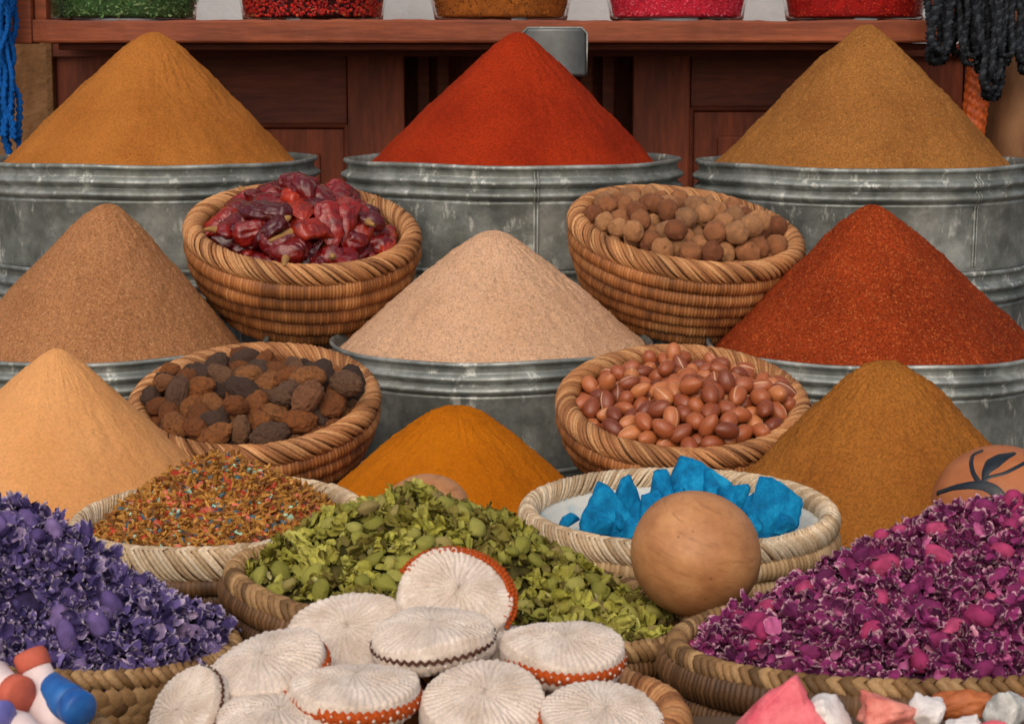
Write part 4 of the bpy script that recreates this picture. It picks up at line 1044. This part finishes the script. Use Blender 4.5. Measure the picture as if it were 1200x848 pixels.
def stitch_mesh(color, seed, th=0.0088, z0=-0.38, z1=0.48, n=50):
    """crocheted coloured band round the edge with cream stitches showing through"""
    rng = np.random.default_rng(seed); bg = Bag(); na = n*8; th_ = np.linspace(0, 2*PI, na, endpoint=False)
    prof = np.linspace(0, 1, 9); zz = th*(z0+(z1-z0)*prof)
    wav = 0.10*th*np.sin(th_*n)*1.0
    bulge = DR*1.004+0.0011*np.sin(prof*PI)
    rr = bulge[None, :]*(1+0.010*np.abs(np.sin(th_*n/2))[:, None]*np.sin(prof*PI)[None, :])
    v = np.stack([rr*np.cos(th_)[:, None], rr*np.sin(th_)[:, None], zz[None, :]+wav[:, None]], -1).reshape(-1, 3)
    bg.add(v, grid_faces(na, 9), 0)
    b0, f0 = ico(1)
    bd = Bag()
    for i in range(n):
        a = 2*PI*(i+rng.uniform(-.15, .15))/n
        v = b0*np.array([0.0008, 0.0010, 0.0011])*rng.uniform(.6, 1.2); v[:, 0] += DR*1.032; v[:, 2] += th*((z0+z1)/2+(0.14 if i % 2 else -.14)*(1 if z1-z0 > .4 else 2.2))
        c, s_ = math.cos(a), math.sin(a); bd.add(np.stack([v[:, 0]*c-v[:, 1]*s_, v[:, 0]*s_+v[:, 1]*c, v[:, 2]], -1), f0, 0)
    V = np.concatenate(bg.v+bd.v); F = [tuple(q) for a in bg.f for q in a]+[tuple(q+bg.n) for a in bd.f for q in a]
    return mesh_from('edge_stitching', V, F, [M[color], M['cream']], True, [0]*sum(len(a) for a in bg.f)+[1]*sum(len(a) for a in bd.f))
pads = [pad_mesh(i) for i in range(6)]
st_or = stitch_mesh('orange_yarn', 1); st_br = stitch_mesh('brown_yarn', 2, z0=0.02, z1=0.30, n=46)
def face_stitch():
    rng = np.random.default_rng(8); bg = Bag(); b0, f0 = ico(1)
    for row in range(3):
        for i in range(38):
            a = D(-25)+D(190)*(i+0.5*(row % 2))/38
            v = b0*np.array([0.0017, 0.0021, 0.0012])*rng.uniform(.85, 1.15); rr = DR*(0.90+0.062*row); zz = 0.0088*(0.98-0.13*row**1.6)
            bg.add(v+np.array([rr*math.cos(a), rr*math.sin(a), zz]), f0)
    return bg.mesh('edge_stitching', [M['orange_yarn']])
st_fc = face_stitch()
def pad(px, py, Y, tilt, lean, spin, edge, lab, i, sc=1.0, flip=False):
    """tilt: towards the viewer in degrees from lying flat; lean: sideways"""
    q = Euler((D(tilt-8 if edge != 'f' else tilt), D(lean), 0)).to_quaternion() @ Quaternion((0, 0, 1), spin)
    e = empty('crocheted_pad', P(px, py, Y), None, lab, 'pad', 'crocheted pads in the basket'); e.rotation_euler = q.to_euler(); e.scale = (sc, sc*(0.95+0.02*(i*7 % 5)), sc)
    obj('cushion', pads[(i*5+int(px)) % 6], e)
    if edge: obj('edge_stitching', {'o': st_or, 'b': st_br, 'f': st_fc}[edge], e)
    return e
pad(533, 704, 1.215, 42, 10, 0.0, 'f', 'cream crocheted pad with orange edge propped up against the green leaves', 0)
pad(508, 752, 1.165, 13, -5, 1.1, 'b', 'cream crocheted pad with dark brown edge under the propped up one', 1)
pad(410, 748, 1.205, 38, -10, 2.0, None, 'cream crocheted pad showing only its ribbed face beside the dark edged one', 2, 0.98)
pad(660, 767, 1.165, 16, 3, 2.6, 'o', 'cream crocheted pad with orange edge resting at the right of the dark edged one', 0)
pad(314, 789, 1.140, 20, -13, 0.9, 'o', 'tilted cream crocheted pad with orange edge at the left of the pile', 1)
pad(417, 816, 1.110, 10, 1, 3.3, 'o', 'flat cream crocheted pad with orange edge in the middle of the pile', 2)
pad(565, 832, 1.105, 28, 6, 4.1, None, 'large faced cream crocheted pad below the dark edged one', 0, 1.02)
pad(706, 852, 1.095, 22, 8, 0.2, 'o', 'cream crocheted pad with orange edge beside the reddish basket rim', 1, .98)
pad(222, 838, 1.110, 40, -50, 5.0, 'b', 'small cream crocheted pad with dark brown edge at the plaited basket', 2, 0.76)
pad(325, 856, 1.085, 14, 4, 1.7, None, 'cream crocheted pad lowest in the front of the pile', 0)
pad(600, 772, 1.190, 20, 10, 1.0, 'o', 'cream crocheted pad mostly hidden between its neighbours', 1, 0.95)
pad(268, 850, 1.125, 24, -16, 1.9, 'o', 'cream crocheted pad tucked behind the lowest one', 1, .8)
# small bottles at the front left
M['white_glaze'] = plain('white_glaze', (222, 202, 200), 0.6, 0.3, 0.15, 60, 0.25)
M['coral'] = plain('coral_cap', (190, 94, 74), 0.7, 0.25, 0.2, 80, 0.3)
n_ = N('blue_glaze'); c_ = n_.coord()
M['blue_glaze'] = n_.done(n_.ramp(n_.noise(c_, 60, 4), [(0.3, lin((16, 70, 142))), (0.7, lin((44, 108, 176)))]), 0.45, 0, 0.35)
M['violet_glaze'] = plain('violet_glaze', (112, 108, 178), 0.3, 0.5, 0.2, 60, 0.05)
def bottle(label, p0, p1, r, body, cap, capr=0.8, neck=0.56):
    """p0 base, p1 cap end (world); a small turned bottle lying in the tray"""
    p0, p1 = Vector(p0), Vector(p1); d = p1-p0; L = d.length
    e = empty('small_bottle', p0, Vector((0, 0, 1)).rotation_difference(d).to_euler(), label, 'bottle', 'small bottles in the front tray')
    pf = [(0.0001, 0), (r*.9, 0), (r, r*.12), (r, L*.42), (r*(.35+.65*neck)*1.04 if neck < 1 else r, L*.56), (r*neck*(1.05 if neck < 1 else 1), L*.68), (r*neck, L*.8), (0.0001, L*.8)]
    v, f = lathe(pf, 40); obj('body', mesh_from('bottle_body', v, f, body), e)
    cr = r*capr
    pf = [(0.0001, L*.79), (cr*.9, L*.79), (cr, L*.81), (cr, L*.95), (cr*.86, L*.99), (0.0001, L)]
    v, f = lathe(pf, 40); obj('cap', mesh_from('bottle_cap', v, f, cap), e)
    return e
YT = 1.06
TZ = 1.098
bottle('small pinkish white bottle with coral cap leaning on the plaited basket', P(76, 868, YT-.005), P(33, 762, YT+.012), 0.0150, M['white_glaze'], M['coral'], 0.62)
bottle('small white bottle lying with its coral cap facing forward', P(-36, 792, YT+.012), P(27, 816, YT-.016), 0.0135, M['white_glaze'], M['coral'], 0.78, 0.7)
bottle('small bright blue glazed bottle lying beside the white ones', P(40, 797, YT+.016), P(97, 833, YT-.02), 0.0100, M['blue_glaze'], M['blue_glaze'], 1.0, 1.0)
bottle('small pinkish white bottle lying lowest in the front tray', P(-10, 852, YT-.022), P(74, 876, YT-.03), 0.0125, M['white_glaze'], M['white_glaze'], 0.8)
bottle('small violet glazed bottle under the coral cap', P(-50, 838, YT-.02), P(9, 840, YT-.035), 0.0088, M['violet_glaze'], M['violet_glaze'], 1.0)
ct = Vector((-0.302, 1.035, 1.138)); basket('tan straw basket edge under the small bottles', 'front trays', ct, 0.092, 0.085, ct.z-TABLE-.002, (0, 0, 0), ncoil=6, taper=0.85, nst=70, slant=0.3, straw='rope', coilm='brown_coil', seed=14, rim_a=.075, rim_b=.09, floor=0.55)

# mineral pieces at the front right
def mineral(name, c, c2, rough=0.5, trans=0.0):
    n = N(name); co = n.coord()
    col = n.ramp(n.noise(co, 55, 5, 0.65), [(0.32, lin(c)), (0.68, lin(c2))])
    n.bump(n.noise(co, 160, 5, 0.7), 0.6, 0.002)
    return n.done(col, rough, 0, 0.35)
M['pinkrock'] = mineral('pink_rock', (206, 72, 92), (232, 122, 128)); M['white_rock'] = mineral('white_rock', (206, 196, 192), (236, 230, 226))
M['salmon_rock'] = mineral('salmon_rock', (196, 92, 80), (226, 148, 132)); M['orange_rock'] = mineral('orange_rock', (150, 76, 34), (192, 112, 64)); M['grey_rock'] = mineral('grey_rock', (150, 150, 144), (222, 220, 214))
YR = 1.07
tri = [(-1, -.5, -.9), (1, -.6, -.9), (.9, .6, -.9), (-1, .6, -.9), (.25, -.1, 1.0), (.35, .2, .95), (-.1, .1, .7), (.75, -.3, .0)]
RK = [(908, 842, YR, 58, 44, 'pinkrock', 'pointed bright pink mineral chunk beside the rope rim', 1, tri, 0), (972, 838, YR+.005, 36, 30, 'white_rock', 'pale white pink mineral beside the bright pink chunk', 2, None, 0.4),
      (1034, 832, YR, 42, 30, 'salmon_rock', 'salmon coloured mineral chunk between two white pieces', 3, None, 0.2), (1083, 838, YR, 30, 28, 'white_rock', 'jagged white mineral next to the salmon one', 4, None, 1.2),
      (1130, 826, YR+.03, 40, 24, 'orange_rock', 'orange brown mineral chunk behind the white ones', 5, None, 0), (1180, 836, YR-.005, 32, 32, 'grey_rock', 'white mineral with a grey face at the rope rim', 6, None, 0.8),
      (1166, 866, YR-.03, 30, 22, 'pinkrock', 'small pink mineral below the grey faced one', 7, None, 0), (1128, 858, YR-.02, 28, 24, 'white_rock', 'white mineral in front of the orange brown chunk', 8, None, 0.5), (1206, 825, YR+.03, 22, 22, 'orange_rock', 'small brown mineral at the end of the row', 9, None, 0.5)]
for (px, py, Y, hw, hh, mk, lab, sd_, pts, rz) in RK:
    m = mpp(py, Y)
    o = obj('mineral_chunk', rock_mesh('mineral_chunk', 700+sd_, (hw*m*1.22, hw*m*0.9, hh*m*1.1), M[mk], 13, 0.02, 0.13, pts=pts), None, P(px, py, Y), (0, 0, rz))
    tag(o, lab, 'mineral', 'mineral pieces in the front tray')
tag(box_obj('wooden_tray', 0.10, 0.42, 0.97, 1.17, TABLE+.001, 1.116, M['table_wood']), 'plain wooden tray under the mineral pieces', 'tray')

# metal scoop stuck upright behind the paprika
M['steel'] = plain('scoop_steel', (92, 94, 94), 0.42, 0.5, 0.2, 40, 0.1, metal=0.8)
Ysc = 3.215; s0 = P(612, 33, Ysc); s1 = P(688, 90, Ysc)
sc = empty('metal_scoop', (0.5*(s0.x+s1.x), Ysc, 1.27), None, 'grey sheet metal scoop standing blade up behind the bright red cone', 'scoop')
nu, nv = 24, 16; vv = []
wd = (s1.x-s0.x)/2; zt_, zb_ = s0.z-1.27, s1.z-1.27
for i in range(nu):
    for j in range(nv):
        u, w = i/(nu-1)*2-1, j/(nv-1)
        z = zb_+(zt_-zb_)*w - 0.010*max(0, (abs(u)-.86)/.14)**2*(1 if w > .8 else 0)
        vv.append((u*wd, 0.012*u*u+0.004*w, z))
me = mesh_from('blade', vv, grid_faces(nu, nv, False), M['steel'])
bl = obj('blade', me, sc); md = bl.modifiers.new('thickness', 'SOLIDIFY'); md.thickness = 0.0016
pa = np.array([(-wd, 0.014, zb_), (-wd, .014, zt_-.008), (-wd+.008, .014, zt_), (wd-.008, .014, zt_), (wd, .014, zt_-.008), (wd, .014, zb_), ])
v, f = tube(pa, 0.0022, 8); obj('rolled_edge', mesh_from('rolled_edge', v, f, M['tin']), sc)
v, f = tube(np.array([(0, .004, zb_+.02), (0, .006, zb_-.05), (0, .006, 0.03)]), 0.009, 12); obj('handle', mesh_from('handle', v, f, M['steel']), sc)

# glass bowls on the shelf
M['glass'] = N('bowl_glass').done(G(0.95), 0.03, 0, 0.5, Transmission_Weight=1.0, IOR=1.2)
def bowl(label, px0, px1, py, kind, seed, flare=1.25):
    Y = SY+0.17; c = P((px0+px1)/2, 22, Y); m = mpp(20, Y); R = (px1-px0)/2*m; H = 0.16
    e = empty('glass_bowl', (c.x, Y, zt+.0005), None, label, 'bowl', 'glass bowls on the shelf')
    pf = [(0.0001, 0.0), (R*.93, 0.0), (R*.985, 0.004), (R*1.0, 0.012)]+[(R*(1+(flare-1)*t), .012+(H-.012)*t) for t in np.linspace(.1, 1, 8)]
    inn = [(r-0.003, max(z, 0.004)) for (r, z) in pf[::-1]]; inn[-1] = (0.0001, 0.004)
    v, f = lathe(pf+inn, 72); obj('bowl_wall', mesh_from('bowl_wall', v, f, M['glass']), e)
    rng = np.random.default_rng(seed); bg = Bag()
    ri = lambda z: R*(1+(flare-1)*(max(z-.012, 0)/(H-.012)))-0.0045
    pr = [(0.0001, .006), (R*.9, .006), (ri(.01)-.003, .012), (ri(.06)-.003, .06), (ri(.12)-.003, .12), (R*.5, .15), (0.0001, .16)]
    v, f = lathe(pr, 64)
    v[:, :2] *= (1+0.006*vnoise(v, 90, seed))[:, None]
    sm, base, cnt = kind
    bg.add(v, f, 1)
    b0, f0 = ico(1)
    f4 = None
    bits = Bag()
    for k in range(cnt):
        a = -PI*rng.random(); z = rng.uniform(.008, .085); rr = ri(z)-0.003
        if sm == 'berry': w = b0*0.0034*rng.uniform(.8, 1.1); ff = f0
        elif sm == 'herb': w, ff = petal(rng, rng.uniform(.004, .010), .0015, .3, .08); w = w @ rotm(rng).T
        else: w = b0*0.0017*rng.uniform(.6, 1.2); ff = f0
        bits.add(w+np.array([rr*math.cos(a), rr*math.sin(a), z]), ff, 0)
    body = obj('contents', bg.mesh('bowl_contents', [base, base]), e)
    if cnt:
        k = obj('grains', bits.mesh('bowl_grains', [M[sm + '_' + base.name] if (sm + '_' + base.name) in M else base]), body); tag(k, kind='stuff')
def grain(name, stops, rough=0.6): M[name] = island_mat(name.split('_', 1)[1] + '_bits', stops, rough)
pb_ = plain('green_herb', (72, 112, 62), 0.9, var=.4, scale=90); grain('herb_green_herb', [(0, lin((66, 104, 54))), (0.6, lin((106, 150, 88))), (1, lin((160, 186, 128)))])
pr2 = plain('red_berry', (60, 18, 18), 0.9); grain('berry_red_berry', [(0, lin((90, 26, 28))), (0.5, lin((186, 34, 30))), (0.85, lin((220, 50, 38))), (1, lin((170, 110, 60)))], 0.35)
pbn = plain('brown_ground', (178, 104, 36), 0.9, var=.4, scale=70); grain('grain_brown_ground', [(0, lin((104, 54, 20))), (0.6, lin((150, 84, 28))), (1, lin((200, 130, 60)))])
ppk = plain('pink_grain', (222, 44, 70), 0.9, var=.3, scale=70); grain('grain_pink_grain', [(0, lin((196, 30, 60))), (0.6, lin((232, 56, 84))), (1, lin((246, 124, 140)))])
prd = plain('red_grain', (184, 30, 24), 0.9, var=.4, scale=70); grain('grain_red_grain', [(0, lin((140, 20, 18))), (0.6, lin((194, 36, 28))), (1, lin((226, 84, 52)))])
bowl('glass bowl of green chopped herbs on the shelf', 58, 230, 20, ('herb', pb_, 2200), 1, 1.22)
bowl('glass bowl of small red berries on the shelf', 284, 450, 20, ('berry', pr2, 1500), 2, 1.22)
bowl('glass bowl of coarse brown grains on the shelf', 508, 666, 18, ('grain', pbn, 700), 3, 1.30)
bowl('glass bowl of bright pink grains on the shelf', 714, 872, 18, ('grain', ppk, 1800), 4, 1.26)
bowl('glass bowl of deep red grains on the shelf', 920, 1084, 20, ('grain', prd, 1200), 5, 1.22)

# hanging yarn, both sides
def yarn_mat(name, d, m_, l):
    n = N(name); co = n.coord(); col = n.ramp(n.rand_island(), [(0, lin(d)), (0.6, lin(m_)), (1, lin(l))])
    col = n.mix(1.0, col, n.ramp(n.noise(co, 260, 3), [(0.3, G(0.6)), (0.7, G(1.2))]), 'MULTIPLY')
    n.bump(n.noise(co, 500, 3), 0.7, 0.002); return n.done(col, 0.85, 0, 0.15)
M['blue_yarn'] = yarn_mat('blue_yarn', (6, 40, 96), (10, 84, 160), (40, 124, 200))
M['black_yarn'] = yarn_mat('black_yarn', (22, 24, 28), (40, 44, 50), (74, 80, 88))
def twisted(path, r, turns, bag, mi=0, ply=3):
    """a strand twisted from plies"""
    p = np.asarray(path); n = len(p); s = np.linspace(0, 1, n)
    t = np.gradient(p, axis=0); t /= np.linalg.norm(t, axis=1)[:, None]+1e-9
    ref = np.array([0, 1.0, 0.03]); a = np.cross(t, ref); a /= np.linalg.norm(a, axis=1)[:, None]+1e-9; b = np.cross(t, a)
    for k in range(ply):
        ang = 2*PI*(turns*s+k/ply)
        v, f = tube(p+(a*np.cos(ang)[:, None]+b*np.sin(ang)[:, None])*r*0.55, r*0.62, 6); bag.add(v, f, mi)
rng = np.random.default_rng(9)
Yy = 3.26; top = P(1150, -60, Yy)
yb = empty('black_yarn_hank', top, None, 'hank of looped black twisted yarn hanging from above the shelf', 'yarn')
for k in range(17):
    x0 = 1098+k*6.6+rng.normal()*3; yend = [62, 58, 50, 44, 52, 66, 62, 58, 74, 100, 106, 84, 66, 60, 54, 66, 80][k]+rng.normal()*3
    Yk = Yy+rng.uniform(-.03, .03); w = 5+rng.random()*5
    ys = np.linspace(-60, yend, 26)
    sway = 4*np.sin(ys/38+k*1.3)
    left = [P(x0+sw-w, y, Yk-0.006) for y, sw in zip(ys, sway)]; 
    arc = [P(x0+sway[-1]-w*math.cos(t), yend+w*0.9*math.sin(t), Yk) for t in np.linspace(0.2, PI-.2, 9)]
    right = [P(x0+sw+w, y, Yk+0.006) for y, sw in zip(ys[::-1], sway[::-1])]
    path = np.array([tuple(q-top) for q in left+arc+right])
    path += np.stack([vnoise(path, 30, k*3+i) for i in range(3)], -1)*0.006
    bg = Bag(); twisted(path, 0.0066*rng.uniform(.8, 1.2), 24, bg)
    obj('strand', bg.mesh('strand', [M['black_yarn']]), yb)
top = P(6, -60, 3.30)
ybl = empty('blue_yarn_hank', top, None, 'hank of bright blue yarn hanging beside the shelf post', 'yarn')
for k in range(22):
    x0 = -30+rng.random()*46; yend = rng.uniform(150, 190); Yk = 3.30+rng.uniform(-.03, .03)
    ys = np.linspace(-60, yend, 30)
    path = np.array([tuple(P(x0+4*np.sin(y/28+k)+(y+60)*0.02*rng.uniform(.6, 1.0), y, Yk)-top) for y in ys])
    path += np.stack([vnoise(path, 25, k*3+i) for i in range(3)], -1)*0.008
    bg = Bag(); twisted(path, 0.0062, 14, bg, 0, 2)
    obj('strand', bg.mesh('strand', [M['blue_yarn']]), ybl)

# dried orange cob and hide behind the yarn
M['cob'] = plain('cob_orange', (212, 96, 36), 0.45, 0.4, 0.5, 130, 0.4)
Yo = 3.37; c = P(1137, 180, Yo); m = mpp(120, Yo)
nz, na = 60, 72; vv = []
for j in range(na):
    for i in range(nz):
        t = i/(nz-1); a = 2*PI*j/na
        r = 13.5*m*(0.9+0.14*math.sin(t*PI))*(1 if t < .93 else math.sqrt(max(0.02, 1-((t-.93)/.07)**2)))
        r *= 1+0.05*abs(math.sin(a*7))+0.05*math.sin(t*70+math.floor(a*7/PI)*1.7)
        vv.append((r*math.cos(a), r*math.sin(a), t*120*m))
pts_ = np.array(vv)
tag(obj('orange_cob', mesh_from('orange_cob', pts_, grid_faces(na, nz), M['cob']), None, P(1137, 184, Yo), (0, D(4), 0)), 'upright ribbed orange cob below the black yarn', 'cob')
n_ = N('hide'); c_ = n_.coord()
M['hide'] = n_.done(n_.ramp(n_.noise(n_.mapping(c_, (1, 1, .4)), 22, 5, 0.6), [(0.3, lin((98, 66, 44))), (0.7, lin((158, 116, 82)))]), 0.85, 0, 0.2)
pf = [(0.0001, 0), (.085, 0.0), (.092, .03), (.09, .10), (.075, .18), (.05, .28), (.035, .34), (0.0001, .35)]
v, f = lathe(pf, 80); v = v*(1+0.05*fbm(v, 16, 4, 3))[:, None]
hx_ = P(1206, 196, 3.43)
tag(obj('hide_sack', mesh_from('hide_sack', v, f, M['hide']), None, (hx_.x+0.012, 3.43, hx_.z-0.02)), 'rough brown hide sack standing beside the orange cob', 'sack')
tag(box_obj('side_stand', hx_.x-0.12, hx_.x+0.3, 3.38, 3.58, 0, hx_.z-0.021, M['table_wood']), 'dark wooden stand under the hide sack', 'stand')
